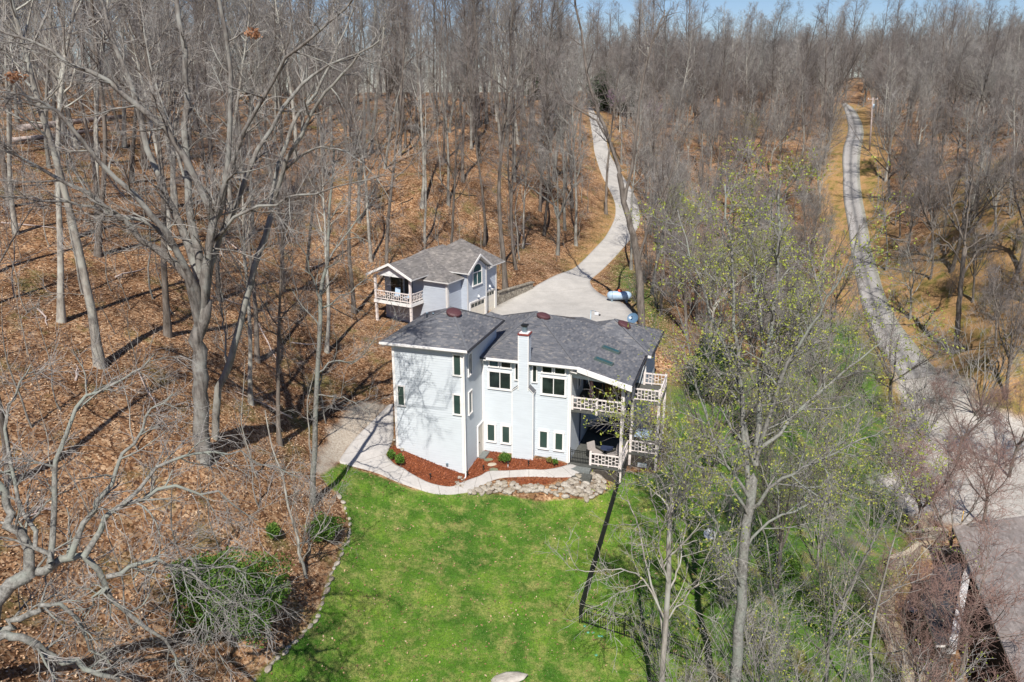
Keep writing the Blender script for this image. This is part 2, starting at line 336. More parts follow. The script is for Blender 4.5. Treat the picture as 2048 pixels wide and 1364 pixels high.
# rough grass of the verges and mulch, dry clearing, gravel
vg = ramp(t, [(.30, (.10, .11, .03)), (.40, (.22, .17, .055)), (.54, (.36, .22, .10)), (.8, (.45, .27, .14))], mid.outputs[0])
verge = mix(t, vg.outputs[0], fm.outputs[0], 1.0, 'MULTIPLY')
gg = ramp(t, [(.34, (.045, .11, .016)), (.52, (.095, .175, .032)), (.64, (.20, .18, .075)), (.78, (.30, .20, .11))], mid.outputs[0])
rough_g = mix(t, gg.outputs[0], fm.outputs[0], 1.0, 'MULTIPLY')
mu = ramp(t, [(.3, (.12, .034, .015)), (.7, (.27, .085, .036))], noise(t, OB, 14, 4, .8).outputs[0])
gr = ramp(t, [(.3, (.26, .20, .15)), (.7, (.50, .45, .37))], noise(t, OB, 9, 4, .8).outputs[0])
def edge(nm, wid, amp):
    a = N(t, "ShaderNodeMath", operation='MULTIPLY_ADD'); a.inputs[1].default_value = amp; t.links.new(mid.outputs[0], a.inputs[0]); t.links.new(attr(nm), a.inputs[2])
    r_ = N(t, "ShaderNodeMapRange"); r_.inputs["From Min"].default_value = amp * .5 - wid; r_.inputs["From Max"].default_value = amp * .5 + wid
    t.links.new(a.outputs[0], r_.inputs["Value"]); return r_.outputs[0]
o = mix(t, leaf, verge, edge('verge', 1.2, 5.0))
o = mix(t, o, rough_g, edge('rough', 1.0, 5.0))
o = mix(t, o, gr.outputs[0], edge('gravel', .3, 2.0))
ap_ = ramp(t, [(.3, (.30, .275, .25)), (.55, (.45, .42, .39)), (.75, (.53, .50, .465))], noise(t, OB, 1.6, 6, .8).outputs[0])
o = mix(t, o, mix(t, ap_.outputs[0], fm.outputs[0], 1.0, 'MULTIPLY'), edge('apron', .5, 3.0))
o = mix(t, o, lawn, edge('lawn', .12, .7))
o = mix(t, o, mu.outputs[0], edge('mulch', .06, .15))
t.links.new(o, b.inputs["Base Color"]); b.inputs["Roughness"].default_value = 1.0; b.inputs["Specular IOR Level"].default_value = .1
hs = N(t, "ShaderNodeMath", operation='ADD'); t.links.new(fine.outputs[0], hs.inputs[0]); t.links.new(sv.outputs[0], hs.inputs[1])
bump(t, b, hs.outputs[0], .8, .06)
# ---------------------------------------------------------------- object helpers
def tag(o, label=None, cat=None, group=None, kind=None):
    if label: o['label'] = label
    if cat: o['category'] = cat
    if group: o['group'] = group
    if kind: o['kind'] = kind
    return o
def empty(name, loc, rz=0, label=None, cat=None, group=None):
    o = bpy.data.objects.new(name, None); COL.objects.link(o); o.location = loc; o.rotation_euler = (0, 0, rz); o.empty_display_size = .3
    return tag(o, label, cat, group)
def link(name, me, parent=None):
    o = bpy.data.objects.new(name, me); COL.objects.link(o)
    if parent: o.parent = parent
    return o
def npmesh(name, V, Fq, mats, smooth=False, mi=None, uv=None):
    """V (n,3), Fq (m,k) all faces with k corners"""
    me = bpy.data.meshes.new(name); V = np.ascontiguousarray(V, np.float32); Fq = np.ascontiguousarray(Fq, np.int32)
    k = Fq.shape[1]
    me.vertices.add(len(V)); me.vertices.foreach_set("co", V.ravel())
    me.loops.add(Fq.size); me.loops.foreach_set("vertex_index", Fq.ravel())
    me.polygons.add(len(Fq)); me.polygons.foreach_set("loop_start", np.arange(0, Fq.size, k, dtype=np.int32)); me.polygons.foreach_set("loop_total", np.full(len(Fq), k, np.int32))
    if smooth: me.polygons.foreach_set("use_smooth", np.ones(len(Fq), bool))
    for x in mats: me.materials.append(x)
    if mi is not None: me.polygons.foreach_set("material_index", np.ascontiguousarray(mi, np.int32))
    if uv is not None:
        l = me.uv_layers.new(name="UVMap"); l.data.foreach_set("uv", np.ascontiguousarray(uv[Fq.ravel()], np.float32).ravel())
    me.update(calc_edges=True); me.validate(); return me
class MB:
    def __init__(s): s.v = []; s.f = []; s.m = []; s.mats = []; s.sm = []
    def mi(s, k):
        if k not in s.mats: s.mats.append(k)
        return s.mats.index(k)
    def face(s, pts, k, smooth=False):
        i = len(s.v); s.v += [tuple(map(float, p)) for p in pts]; s.f.append(list(range(i, i + len(pts)))); s.m.append(s.mi(k)); s.sm.append(smooth)
    def hexa(s, a, k, top=None):
        i = len(s.v); s.v += [tuple(map(float, p)) for p in a]
        for q, f in enumerate(((3, 2, 1, 0), (4, 5, 6, 7), (0, 1, 5, 4), (1, 2, 6, 5), (2, 3, 7, 6), (3, 0, 4, 7))):
            s.f.append([i + x for x in f]); s.m.append(s.mi(top if (top and q == 1) else k)); s.sm.append(False)
        return s
    def box(s, x0, x1, y0, y1, z0, z1, k, top=None):
        return s.hexa([(x0, y0, z0), (x1, y0, z0), (x1, y1, z0), (x0, y1, z0), (x0, y0, z1), (x1, y0, z1), (x1, y1, z1), (x0, y1, z1)], k, top)
    def slab(s, poly, t, ktop, kside):
        """polygon (any plane, counter-clockwise from above) extruded straight down"""
        lo = [(p[0], p[1], p[2] - t) for p in poly]
        s.face(poly, ktop); s.face(lo[::-1], kside)
        for i in range(len(poly)):
            j = (i + 1) % len(poly); s.face([lo[i], lo[j], poly[j], poly[i]], kside)
        return s
    def beam(s, a, b, w, h, k, up=(0, 0, 1)):
        a = Vector(a); b = Vector(b); d = (b - a).normalized(); u = Vector(up)
        if abs(d.dot(u)) > .98: u = Vector((0, 1, 0))
        x = d.cross(u).normalized() * w / 2; y = x.cross(d).normalized() * h / 2
        q = [a - x - y, a + x - y, a + x + y, a - x + y]
        return s.hexa([*q, *[p + (b - a) for p in q]], k)
    def tube(s, pts, r, k, n=8, cap=True, smooth=True):
        P = [Vector(p) for p in pts]; rs = r if isinstance(r, (list, tuple)) else [r] * len(P); rings = []
        for i, p in enumerate(P):
            d = (P[min(i + 1, len(P) - 1)] - P[max(i - 1, 0)]).normalized(); u = Vector((0, 0, 1)) if abs(d.z) < .9 else Vector((1, 0, 0))
            x = d.cross(u).normalized(); y = x.cross(d)
            base = len(s.v)
            for q in range(n):
                an = 2 * math.pi * q / n; s.v.append(tuple(p + (x * math.cos(an) + y * math.sin(an)) * rs[i]))
            rings.append(base)
        for i in range(len(P) - 1):
            for q in range(n):
                s.f.append([rings[i] + q, rings[i] + (q + 1) % n, rings[i + 1] + (q + 1) % n, rings[i + 1] + q]); s.m.append(s.mi(k)); s.sm.append(smooth)
        if cap:
            s.f.append([rings[0] + q for q in range(n)][::-1]); s.m.append(s.mi(k)); s.sm.append(False)
            s.f.append([rings[-1] + q for q in range(n)]); s.m.append(s.mi(k)); s.sm.append(False)
        return s
    def lathe(s, c, prof, k, n=16, smooth=True):
        c = Vector(c); return s.tube([c + Vector((0, 0, z)) for r, z in prof], [max(r, .001) for r, z in prof], k, n, True, smooth)
    def build(s, name, parent=None, bevel=0):
        me = bpy.data.meshes.new(name); me.from_pydata(s.v, [], s.f)
        for k in s.mats: me.materials.append(M[k])
        me.polygons.foreach_set("material_index", s.m); me.polygons.foreach_set("use_smooth", s.sm)
        uv = me.uv_layers.new(name="UVMap")
        for p in me.polygons:
            nn = p.normal
            if abs(nn.z) > .999: e = Vector((1, 0, 0)); q = Vector((0, 1, 0))
            else: e = Vector((0, 0, 1)).cross(nn).normalized(); q = nn.cross(e)
            for li in p.loop_indices:
                co = me.vertices[me.loops[li].vertex_index].co; uv.data[li].uv = (co.dot(e), co.dot(q))
        o = link(name, me, parent)
        if bevel:
            bv = o.modifiers.new("bevel", 'BEVEL'); bv.width = bevel; bv.segments = 1; bv.limit_method = 'ANGLE'
        return o
def pieces(proto):
    return [proto] + [c for c in bpy.data.objects if c.parent == proto]
def copy_tree(o, parent=None):
    c = o.copy(); COL.objects.link(c)
    if parent: c.parent = parent
    for ch in [q for q in bpy.data.objects if q.parent == o]: copy_tree(ch, c)
    return c
# ---------------------------------------------------------------- ground sheet with surface zones
def sdf(poly, x, y):
    P = np.asarray(poly)[:, :2]; Q = np.roll(P, -1, 0)
    d2 = np.full(x.shape, 1e18); ins = np.zeros(x.shape, bool)
    for (ax, ay), (bx, by) in zip(P, Q):
        ex, ey = bx - ax, by - ay; wx, wy = x - ax, y - ay
        tt = np.clip((wx * ex + wy * ey) / (ex * ex + ey * ey + 1e-12), 0, 1)
        d2 = np.minimum(d2, (wx - ex * tt) ** 2 + (wy - ey * tt) ** 2)
        c = ((ay > y) != (by > y)) & (x < ex * (y - ay) / (ey + 1e-12) + ax); ins ^= c
    d = np.sqrt(d2); return np.where(ins, d, -d)
def pathd(pts, x, y, half):
    P = np.asarray(pts)[:, :2]; d2 = np.full(x.shape, 1e18)
    for (ax, ay), (bx, by) in zip(P[:-1], P[1:]):
        ex, ey = bx - ax, by - ay; tt = np.clip(((x - ax) * ex + (y - ay) * ey) / (ex * ex + ey * ey + 1e-12), 0, 1)
        d2 = np.minimum(d2, (x - ax - ex * tt) ** 2 + (y - ay - ey * tt) ** 2)
    return half - np.sqrt(d2)
EDGE_PX = [(640,958),(672,985),(690,1020),(700,1060),(692,1090),(672,1130),(655,1170),(640,1220),(622,1250),(590,1290),(540,1330),(500,1364)]
LAWN = list(GL([(683,924),(720,942),(757,952),(828,982),(905,994),(950,984),(985,990),(1090,1004),(1180,1000),(1215,985),(1243,945),(1310,948),(1345,925),(1385,935),(1410,1000),(1425,1100),(1420,1200),(1400,1364)]))
LAWN += [np.array([9, 20, 0]), np.array([-12, 20, 0])] + list(GL(EDGE_PX[::-1]))
VR = GL([(1700,215),(1706,300),(1700,400),(1712,500),(1740,620),(1800,720)])
DR = GL([(1190,225),(1205,300),(1245,400),(1222,470),(1160,540)])
fx, fy = XX.ravel(), YY.ravel()
near = (np.abs(fx) < 150) & (fy < 330) & (fy > 0)
def zone(fn):
    a = np.full(fx.shape, -20.0); a[near] = fn(fx[near], fy[near]); return np.clip(a, -20, 8)
zl = zone(lambda x, y: sdf(LAWN, x, y))
MULCH = GL([(791,884),(930,946),(968,896),(1027,915),(1073,918),(1137,928),(1137,936),(1093,945),(1012,946),(984,949),(961,957),(935,969),(905,979),(858,971),(821,953),(791,934),(770,918)])
MULCH2 = GL([(1005,957),(1120,956),(1150,955),(1140,966),(1090,972),(1040,972),(1012,966)])
zm = np.maximum(zone(lambda x, y: sdf(MULCH, x, y)), zone(lambda x, y: sdf(MULCH2, x, y)))
zv = np.maximum(zone(lambda x, y: pathd(VR, x, y, 5.0)), zone(lambda x, y: pathd(DR, x, y, 2.0)))
zv = np.maximum(zv, zone(lambda x, y: sdf([(26, 62), (45, 60), (60, 80), (75, 120), (66, 125), (50, 98)], x, y) - 1))
RG = GL([(1330,770),(1400,760),(1500,740),(1620,640),(1700,640),(1760,720),(1800,860),(1800,960),(1830,1100),(1750,1200),(1800,1364)]).tolist() + [[20, 15, 0], [8, 15, 0]] + GL([(1330,1000)]).tolist()
zr = zone(lambda x, y: sdf(RG, x, y))
zr = np.maximum(zr, zone(lambda x, y: sdf(GL([(1290,560),(1330,600),(1345,700),(1310,690),(1270,620),(1215,560),(1240,500)]), x, y)) - .5)
GRV = GL([(700,820),(745,800),(775,815),(745,847),(710,882),(690,909),(679,925),(640,955),(625,930),(655,880)])
zg = zone(lambda x, y: sdf(GRV, x, y))
APR = GL([(1786,742),(1880,735),(1950,800),(2060,850),(2150,900),(2150,1050),(2050,1060),(1900,1050),(1860,1040),(1820,1040),(1790,990),(1740,965),(1790,930),(1815,880),(1812,820)])
zap = zone(lambda x, y: sdf(APR, x, y))
nx, ny = XX.shape
idx = np.arange(nx * ny).reshape(nx, ny)
Fq = np.stack([idx[:-1, :-1], idx[1:, :-1], idx[1:, 1:], idx[:-1, 1:]], -1).reshape(-1, 4)
gme = npmesh("ground", np.stack([fx, fy, ZZ.ravel()], -1), Fq, [M['ground']], smooth=True)
for nm, a in (('lawn', zl), ('mulch', zm), ('verge', zv), ('rough', zr), ('gravel', zg), ('apron', zap)):
    at = gme.attributes.new(nm, 'FLOAT', 'POINT'); at.data.foreach_set("value", np.ascontiguousarray(a, np.float32))
tag(link("ground", gme), kind='structure')
# ---------------------------------------------------------------- draped strips: drive, road, walk
def resample(P, n):
    P = np.asarray(P, float); d = np.concatenate([[0], np.cumsum(np.linalg.norm(np.diff(P[:, :2], axis=0), axis=1))])
    s = np.linspace(0, d[-1], n); k = np.clip(np.searchsorted(d, s) - 1, 0, len(d) - 2)
    out = []
    for i, ss in zip(k, s):
        p0 = P[max(i - 1, 0)]; p1 = P[i]; p2 = P[i + 1]; p3 = P[min(i + 2, len(P) - 1)]; u = (ss - d[i]) / max(d[i + 1] - d[i], 1e-6)
        out.append(.5 * ((2 * p1) + (-p0 + p2) * u + (2 * p0 - 5 * p1 + 4 * p2 - p3) * u * u + (-p0 + 3 * p1 - 3 * p2 + p3) * u ** 3))
    return np.array(out)
def strip(name, A, B, n, wd, off, m, unit_v=False, pair=True):
    A = np.asarray(A, float); B = np.asarray(B, float)
    if len(A) == len(B) and pair:       # matched edges: sample both by the same parameter
        Cc = (A + B) / 2; d = np.concatenate([[0], np.cumsum(np.linalg.norm(np.diff(Cc[:, :2], axis=0), axis=1))])
        s = np.linspace(0, d[-1], n)
        def rs(P):
            from_ = []
            for ss in s:
                i = min(max(np.searchsorted(d, ss) - 1, 0), len(d) - 2); u = (ss - d[i]) / (d[i + 1] - d[i])
                p0 = P[max(i - 1, 0)]; p1 = P[i]; p2 = P[i + 1]; p3 = P[min(i + 2, len(P) - 1)]
                from_.append(.5 * ((2 * p1) + (-p0 + p2) * u + (2 * p0 - 5 * p1 + 4 * p2 - p3) * u * u + (-p0 + 3 * p1 - 3 * p2 + p3) * u ** 3))
            return np.array(from_)
        A, B = rs(A), rs(B)
    else:
        A, B = resample(A, n), resample(B, n)
    T = np.linspace(0, 1, wd + 1)[None, :, None]
    X = A[:, None] * (1 - T) + B[:, None] * T
    z = hh(X[..., 0], X[..., 1])
    z = z * .25 + .75 * z.mean(axis=1, keepdims=True) if unit_v == 'level' else z
    X[..., 2] = np.maximum(z, hh(X[..., 0], X[..., 1])) + off
    ctr = (A + B) / 2; L = np.concatenate([[0], np.cumsum(np.linalg.norm(np.diff(ctr[:, :2], axis=0), axis=1))])
    wid = np.linalg.norm((B - A)[:, :2], axis=1).mean()
    uv = np.stack([np.broadcast_to(L[:, None], (n, wd + 1)), np.broadcast_to(T[..., 0] * (1 if unit_v == 'unit' else wid) + (0 if unit_v == 'unit' else .05), (n, wd + 1))], -1)
    # skirts on both long sides
    lo = X[:, [0, -1]].copy(); lo[..., 2] -= off + .25
    V = np.concatenate([X.reshape(-1, 3), lo.reshape(-1, 3)]); U = np.concatenate([uv.reshape(-1, 2), uv[:, [0, -1]].reshape(-1, 2)])
    I = np.arange(n * (wd + 1)).reshape(n, wd + 1); J = n * (wd + 1) + np.arange(n * 2).reshape(n, 2)
    Fq = [np.stack([I[:-1, :-1], I[:-1, 1:], I[1:, 1:], I[1:, :-1]], -1).reshape(-1, 4), np.stack([I[:-1, 0], I[1:, 0], J[1:, 0], J[:-1, 0]], -1), np.stack([I[1:, -1], I[:-1, -1], J[:-1, 1], J[1:, 1]], -1)]
    o = link(name, npmesh(name, V, np.concatenate(Fq), [m], uv=U)); return tag(o, kind='structure')
dl = [(1176,207),(1180,240),(1186,280),(1190,310),(1203,350),(1226,395),(1231,425),(1222,455),(1190,497),(1130,545),(1065,577),(1022,597),(988,617)]
dr = [(1182,207),(1203,240),(1212,275),(1220,310),(1243,350),(1270,392),(1279,425),(1276,455),(1243,500),(1196,548),(1180,566),(1205,592),(1250,610)]
DA = list(GL(dl)); DB = list(GL(dr))
DA += [np.array([-3.0, 66.5, 3.7]), np.array([-4.2, 61.5, 3.7])]; DB += [G(1268, 633), np.array([10.6, 63.5, 3.7])]
strip("driveway", DA, DB, 160, 14, .06, M['drive'])
rl = [(1684,208),(1692,232),(1696,260),(1686,300),(1686,350),(1687,400),(1698,470),(1712,560),(1732,640),(1768,710),(1800,760)]
rr = [(1692,206),(1716,230),(1727,262),(1722,300),(1719,350),(1724,400),(1738,470),(1760,560),(1792,640),(1838,700),(1880,748)]
strip("gravel_lane", GL(rl), GL(rr), 120, 12, .09, M['road'], 'unit')
#al = [(1797,756),(1815,800),(1820,850),(1820,900),(1800,950),(1770,1000)]
#ar = [(1878,745),(1960,800),(2060,850),(2130,900),(2130,950),(2090,1010)]
wo = [(778,812),(745,847),(710,882),(690,909),(679,925),(695,932),(720,940),(757,950),(788,962),(828,980),(865,990),(900,992),(918,990.5),(935,987),(953,980),(974,968),(991,960),(1012,958),(1058,958),(1120,957),(1153,955.5),(1176,950)]
wi = [(787,812),(787,835),(787,860),(786,880),(776,905),(772,914),(780,922),(791,931),(806,940),(822,949.6),(859,968),(900,976),(918,973),(935,966),(961,954),(972,949),(984,946),(1012,943),(1058,942),(1093,941.5),(1135,933.6),(1178,936)]
strip("walkway", GL(wo), GL(wi), 110, 10, .07, M['walk'])
strip("neighbour_path", GL([(1762,1175),(1752,1230),(1765,1280),(1790,1330),(1815,1380)], dmin=14), GL([(1795,1170),(1790,1230),(1812,1280),(1835,1330),(1860,1380)], dmin=14), 40, 6, .06, M['path_tan'])
strip("neighbour_walk", GL([(1828,1030),(1835,1060),(1842,1090),(1850,1120)]), GL([(1868,1025),(1865,1060),(1862,1090),(1868,1120)]), 20, 6, .06, M['path_tan'])
# ================================================================ MAIN HOUSE (local frame: u right, v back)
TH = R(17.6); A0 = atz(930, 945, 0)
house = empty("house", (A0[0], A0[1], 0), -TH, "large pale blue house of three blocks with dark grey hipped roofs, by the green lawn", "house")
U_ = np.array([math.cos(TH), -math.sin(TH), 0]); V_ = np.array([math.sin(TH), math.cos(TH), 0])
def HW(u, v, z): return np.array([A0[0], A0[1], 0]) + U_ * u + V_ * v + np.array([0, 0, z])
def lap_wall(mb, a, b, z0, z1, k, h=.16, out=.016):
    """lap boards on a vertical wall; a->b runs with the outside on the right-hand side"""
    a = Vector((*a, 0)); b = Vector((*b, 0)); d = (b - a).normalized(); nrm = Vector((d.y, -d.x, 0)) * out
    nb = max(1, round((z1 - z0) / h)); hz = (z1 - z0) / nb
    for i in range(nb):
        za, zb = z0 + i * hz, z0 + (i + 1) * hz
        p = [a + nrm + Vector((0, 0, za)), b + nrm + Vector((0, 0, za)), b + Vector((0, 0, zb)), a + Vector((0, 0, zb))]
        mb.face(p, k)
        mb.face([a + Vector((0, 0, za)), b + Vector((0, 0, za)), b + nrm + Vector((0, 0, za)), a + nrm + Vector((0, 0, za))], k)
def block(name, u0, u1, v0, v1, z0, z1, k, parent, lap='flrb'):
    mb = MB()
    for side, a, b in (('f', (u0, v0), (u1, v0)), ('r', (u1, v0), (u1, v1)), ('b', (u1, v1), (u0, v1)), ('l', (u0, v1), (u0, v0))):
        if side in lap: lap_wall(mb, a, b, z0, z1, k)
        else: mb.face([(*a, z0), (*b, z0), (*b, z1), (*a, z1)], k)
    mb.face([(u0, v0, z1), (u1, v0, z1), (u1, v1, z1), (u0, v1, z1)], k)
    return mb.build(name, parent)
def window(parent, face, c0, c1, z0, z1, pos, glass='glass', mull=0, fr=.08, trim='trim', arch=False):
    """face 'f' (front, pos = v) or 'r' (right side, pos = u); frame stands proud, pane set back in it"""
    def P(c, o, z): return (c, pos - o, z) if face == 'f' else (pos + o, c, z)
    def bx(mb, ca, cb, oa, ob, za, zb, k):
        q = [P(ca, oa, za), P(cb, oa, za), P(cb, ob, za), P(ca, ob, za)]; mb.hexa(q + [(x, y, z + zb - za) for x, y, z in q], k)
    f = MB(); o0, o1 = .02, .09
    bx(f, c0 - fr, c0, o0, o1, z0, z1, trim); bx(f, c1, c1 + fr, o0, o1, z0, z1, trim)
    bx(f, c0 - fr - .02, c1 + fr + .02, o0, o1 + .02, z0 - fr, z0, trim)
    if not arch: bx(f, c0 - fr - .02, c1 + fr + .02, o0, o1 + .01, z1, z1 + fr, trim)
    for i in range(mull):
        c = c0 + (c1 - c0) * (i + 1) / (mull + 1); bx(f, c - .025, c + .025, .03, .07, z0, z1, trim)
    if arch:
        cc, rr_ = (c0 + c1) / 2, (c1 - c0) / 2
        for i in range(10):
            a0, a1 = math.pi * i / 10, math.pi * (i + 1) / 10
            p = [P(cc + r_ * math.cos(a), o0, z1 + r_ * math.sin(a)) for r_, a in ((rr_, a0), (rr_ + fr, a0), (rr_ + fr, a1), (rr_, a1))]
            q = [P(cc + r_ * math.cos(a), o1, z1 + r_ * math.sin(a)) for r_, a in ((rr_, a0), (rr_ + fr, a0), (rr_ + fr, a1), (rr_, a1))]
            f.hexa(p + q, trim)
        bx(f, c0, c1, .03, .07, z1 - .04, z1 + .04, trim)
    fo = f.build("window", parent)
    g = MB()
    pts = [P(c0, .045, z0), P(c1, .045, z0), P(c1, .045, z1)]
    if arch: pts += [P(cc + rr_ * math.cos(math.pi * i / 12), .045, z1 + rr_ * math.sin(math.pi * i / 12)) for i in range(1, 12)]
    pts += [P(c0, .045, z1)]
    g.face(pts, glass); g.build("pane", fo)
    return fo
# --- left tower
block("wall", -4.7, 0, 0, 6.4, -.05, 8.15, 'siding', house)
mb = MB()
for a, b in (((-4.72, -.0), (.0, 0)), ((0, 0), (0, 3.4))):
    pass
mb.box(-4.78, .03, -.03, .3, -1.3, -.05, 'stonewall').box(-.3, .035, .3, 3.4, -1.2, -.05, 'stonewall').build("foundation", house)
MB().box(-4.74, -4.58, -.045, .1, .3, 8.15, 'trim').build("corner_trim", house)
MB().box(-.13, .05, -.05, -.02, -.05, 8.15, 'trim').box(.022, .05, -.02, .13, -.05, 8.15, 'trim').build("corner_trim", house)
a, b_, c, d = (-5.35, -.35, 8.36), (.45, -.35, 8.36), (.45, 6.6, 8.36), (-5.35, 6.6, 8.36); pk = (-2.1, 3.5, 9.85)
mb = MB()
for q in ((a, b_, pk), (b_, c, pk), (c, d, pk), (d, a, pk)): mb.slab(q, .1, 'shingle', 'gutter')
roofL = mb.build("roof", house)
mb = MB(); mb.box(-5.3, .40, -.30, 0, 8.12, 8.26, 'trim').box(0.02, .40, 0, 6.55, 8.12, 8.26, 'trim').box(-5.3, -4.7, 0, 6.55, 8.12, 8.26, 'trim')
mb.build("soffit", house)
mb = MB(); mb.box(-5.38, .47, -.47, -.351, 8.24, 8.37, 'trim').box(.451, .56, -.46, 6.6, 8.25, 8.37, 'gutter').build("gutter", house)
mb = MB()
for p in (a, b_, c): mb.beam((p[0], p[1], p[2] + .02), (pk[0], pk[1], pk[2] + .02), .16, .03, 'hipcap')
mb.build("hip_ridge", roofL)
def dome_vent(parent, u, v, z, nx_, ny_):
    mb = MB(); nrm = Vector((nx_, ny_, 1)).normalized(); x = nrm.cross(Vector((0, 1, 0))).normalized(); y = nrm.cross(x); c = Vector((u, v, z))
    prev = None
    for rr2, zz in ((.50, .0), (.50, .12), (.40, .19), (.2, .24), (.001, .25)):
        ring = [c + nrm * zz + (x * math.cos(t_) + y * math.sin(t_)) * rr2 for t_ in [2 * math.pi * i / 18 for i in range(18)]]
        if prev:
            for i in range(18): mb.face([prev[i], prev[(i + 1) % 18], ring[(i + 1) % 18], ring[i]], 'red', rr2 < .5)
        prev = ring
    return mb.build("attic_vent", parent)
dome_vent(roofL, -1.72, 3.0, 9.60, 0.25, -.2)
for du in (0, .42):
    mb = MB(); mb.lathe((-3.4 + du, 2.55 + .1 * du, 9.2), [(.05, 0), (.05, .38), (.075, .38), (.075, .44)], 'grey_metal', 8); mb.build("vent_pipe", roofL)
window(house, 'f', -4.42, -4.02, 4.15, 5.42, 0, 'blind'); window(house, 'f', -.56, -.14, 6.62, 7.9, 0, 'blind'); window(house, 'f', -.62, -.2, 4.02, 5.28, 0, 'blind')
window(house, 'r', .85, 1.35, 6.3, 7.65, 0, 'glass', 1); window(house, 'r', .8, 1.28, 3.72, 5.15, 0, 'glass')
mb = MB(); mb.box(.02, .08, 2.35, 3.2, .05, 2.15, 'cream').box(.02, .11, 2.25, 2.35, .05, 2.27, 'trim').box(.02, .11, 3.2, 3.3, .05, 2.27, 'trim').box(.02, .11, 2.35, 3.2, 2.15, 2.27, 'trim')
dr_ = mb.build("door", house); MB().lathe((.12, 2.45, 1.0), [(.035, 0), (.04, .03), (.02, .06)], 'metal_black', 8).build("handle", dr_)
mb = MB(); mb.tube([(.12, -.12, 8.2), (.12, -.12, 7.9), (.09, -.09, 7.7), (.09, -.09, .2), (.14, -.25, -.15), (.1, -.55, -.3)], .05, 'trim', 6).build("downspout", house)
mb = MB(); mb.box(-1.25, -1.12, -.12, -.02, .35, .5, 'grey_metal').build("dryer_vent", house)
# --- middle block
block("wall", .0, 6.0, 3.4, 11.5, -.1, 6.62, 'siding', house)
mb = MB(); mb.box(.02, 6.03, 3.36, 3.6, -1.3, -.1, 'stonewall').build("foundation", house)
mb = MB(); mb.box(5.84, 6.045, 3.35, 3.38, -.1, 6.5, 'trim').box(6.022, 6.05, 3.38, 3.55, -.1, 6.5, 'trim').build("corner_trim", house); MB().box(.02, .16, 3.35, 3.38, -.1, 6.5, 'trim').build("corner_trim", house)
P_ = np.array([1.75, 10.2, 8.08]); f0 = np.array([.0, 3.0, 6.80]); f1 = np.array([6.5, 3.0, 6.84]); r0 = np.array([9.93, 2.85, 6.0])
nn = np.cross(r0 - f1, P_ - f1)
def onpl(u, v): return (u, v, f1[2] - (nn[0] * (u - f1[0]) + nn[1] * (v - f1[1])) / nn[2])
mb = MB()
mb.slab([f0, f1, P_], .11, 'shingle', 'gutter')
mb.slab([f1, r0, onpl(9.88, 9.2), onpl(9.5, 12.2), onpl(4.9, 11.3), P_], .11, 'shingle', 'gutter')
mb.slab([P_, (-1.9, 12.0, 6.9), (-1.0, 7.0, 6.85), f0], .11, 'shingle', 'gutter')
mb.slab([P_, onpl(4.9, 11.3), onpl(9.5, 12.2), (4, 15.5, 6.4), (-1.9, 12.0, 6.9)], .11, 'shingle', 'gutter')
roofM = mb.build("roof", house)
mb = MB()
for p, q in ((P_, f1), (P_, f0), (P_, np.array([-1.9, 12.0, 6.9]))): mb.beam(tuple(p + [0, 0, .02]), tuple(q + [0, 0, .02]), .16, .03, 'hipcap')
mb.build("hip_ridge", roofM)
mb = MB(); ga = [(-3.0, 8.7, 7.05), (-.3, 8.7, 7.05), (-.3, 11.3, 7.05), (-3.0, 11.3, 7.05)]
for i in range(4): mb.slab([ga[i], ga[(i + 1) % 4], (-1.6, 10.0, 7.82)], .1, 'shingle', 'gutter')
mb.build("dormer_roof", roofM)
dome_vent(roofM, 2.45, 9.55, 7.93, .24, -.02)
mb = MB(); mb.box(-.0, 6.5, 3.02, 3.4, 6.60, 6.68, 'trim').build("soffit", house)
mb = MB(); mb.box(.46, 6.52, 2.90, 2.999, 6.69, 6.84, 'trim').build("gutter", house)
mb = MB(); mb.hexa([(6.5, 2.80, 6.56), (9.98, 2.66, 5.70), (9.98, 2.84, 5.70), (6.5, 2.99, 6.56), (6.5, 2.80, 6.86), (9.98, 2.66, 6.02), (9.98, 2.84, 6.02), (6.5, 2.99, 6.86)], 'trim').build("rake_board", house)
mb = MB(); mb.box(9.94, 10.03, 2.86, 8.95, 5.86, 6.02, 'gutter').build("gutter", house)
for vv in (7.35, 4.95):     # two skylights set along the slope
    pz = lambda u, v, h: (u, v, onpl(u, v)[2] + h)
    mb = MB(); q = [(7.1, vv + .05), (8.3, vv - .08), (8.36, vv + .38), (7.16, vv + .51)]
    mb.hexa([pz(*p, -.05) for p in q] + [pz(*p, .12) for p in q], 'green'); s_ = mb.build("skylight", roofM)
    q2 = [(7.2, vv + .12), (8.22, vv + .01), (8.27, vv + .32), (7.25, vv + .44)]
    g = MB(); g.face([pz(*p, .125) for p in q2], 'teal'); g.build("pane", s_)
# porch gable wedge and beam under the roof
mb = MB(); mb.hexa([(6.02, 3.42, 5.95), (9.4, 3.42, 5.72), (9.4, 3.54, 5.72), (6.02, 3.54, 5.95), (6.02, 3.42, 6.78), (9.4, 3.42, 5.97), (9.4, 3.54, 5.97), (6.02, 3.54, 6.78)], 'siding').build("gable_panel", house)
mb = MB(); mb.face([(6.02, 3.0, 6.45), (9.85, 2.9, 5.75), (9.8, 9.4, 5.75), (6.02, 9.4, 6.45)][::-1], 'trim'); mb.build("porch_ceiling", house)
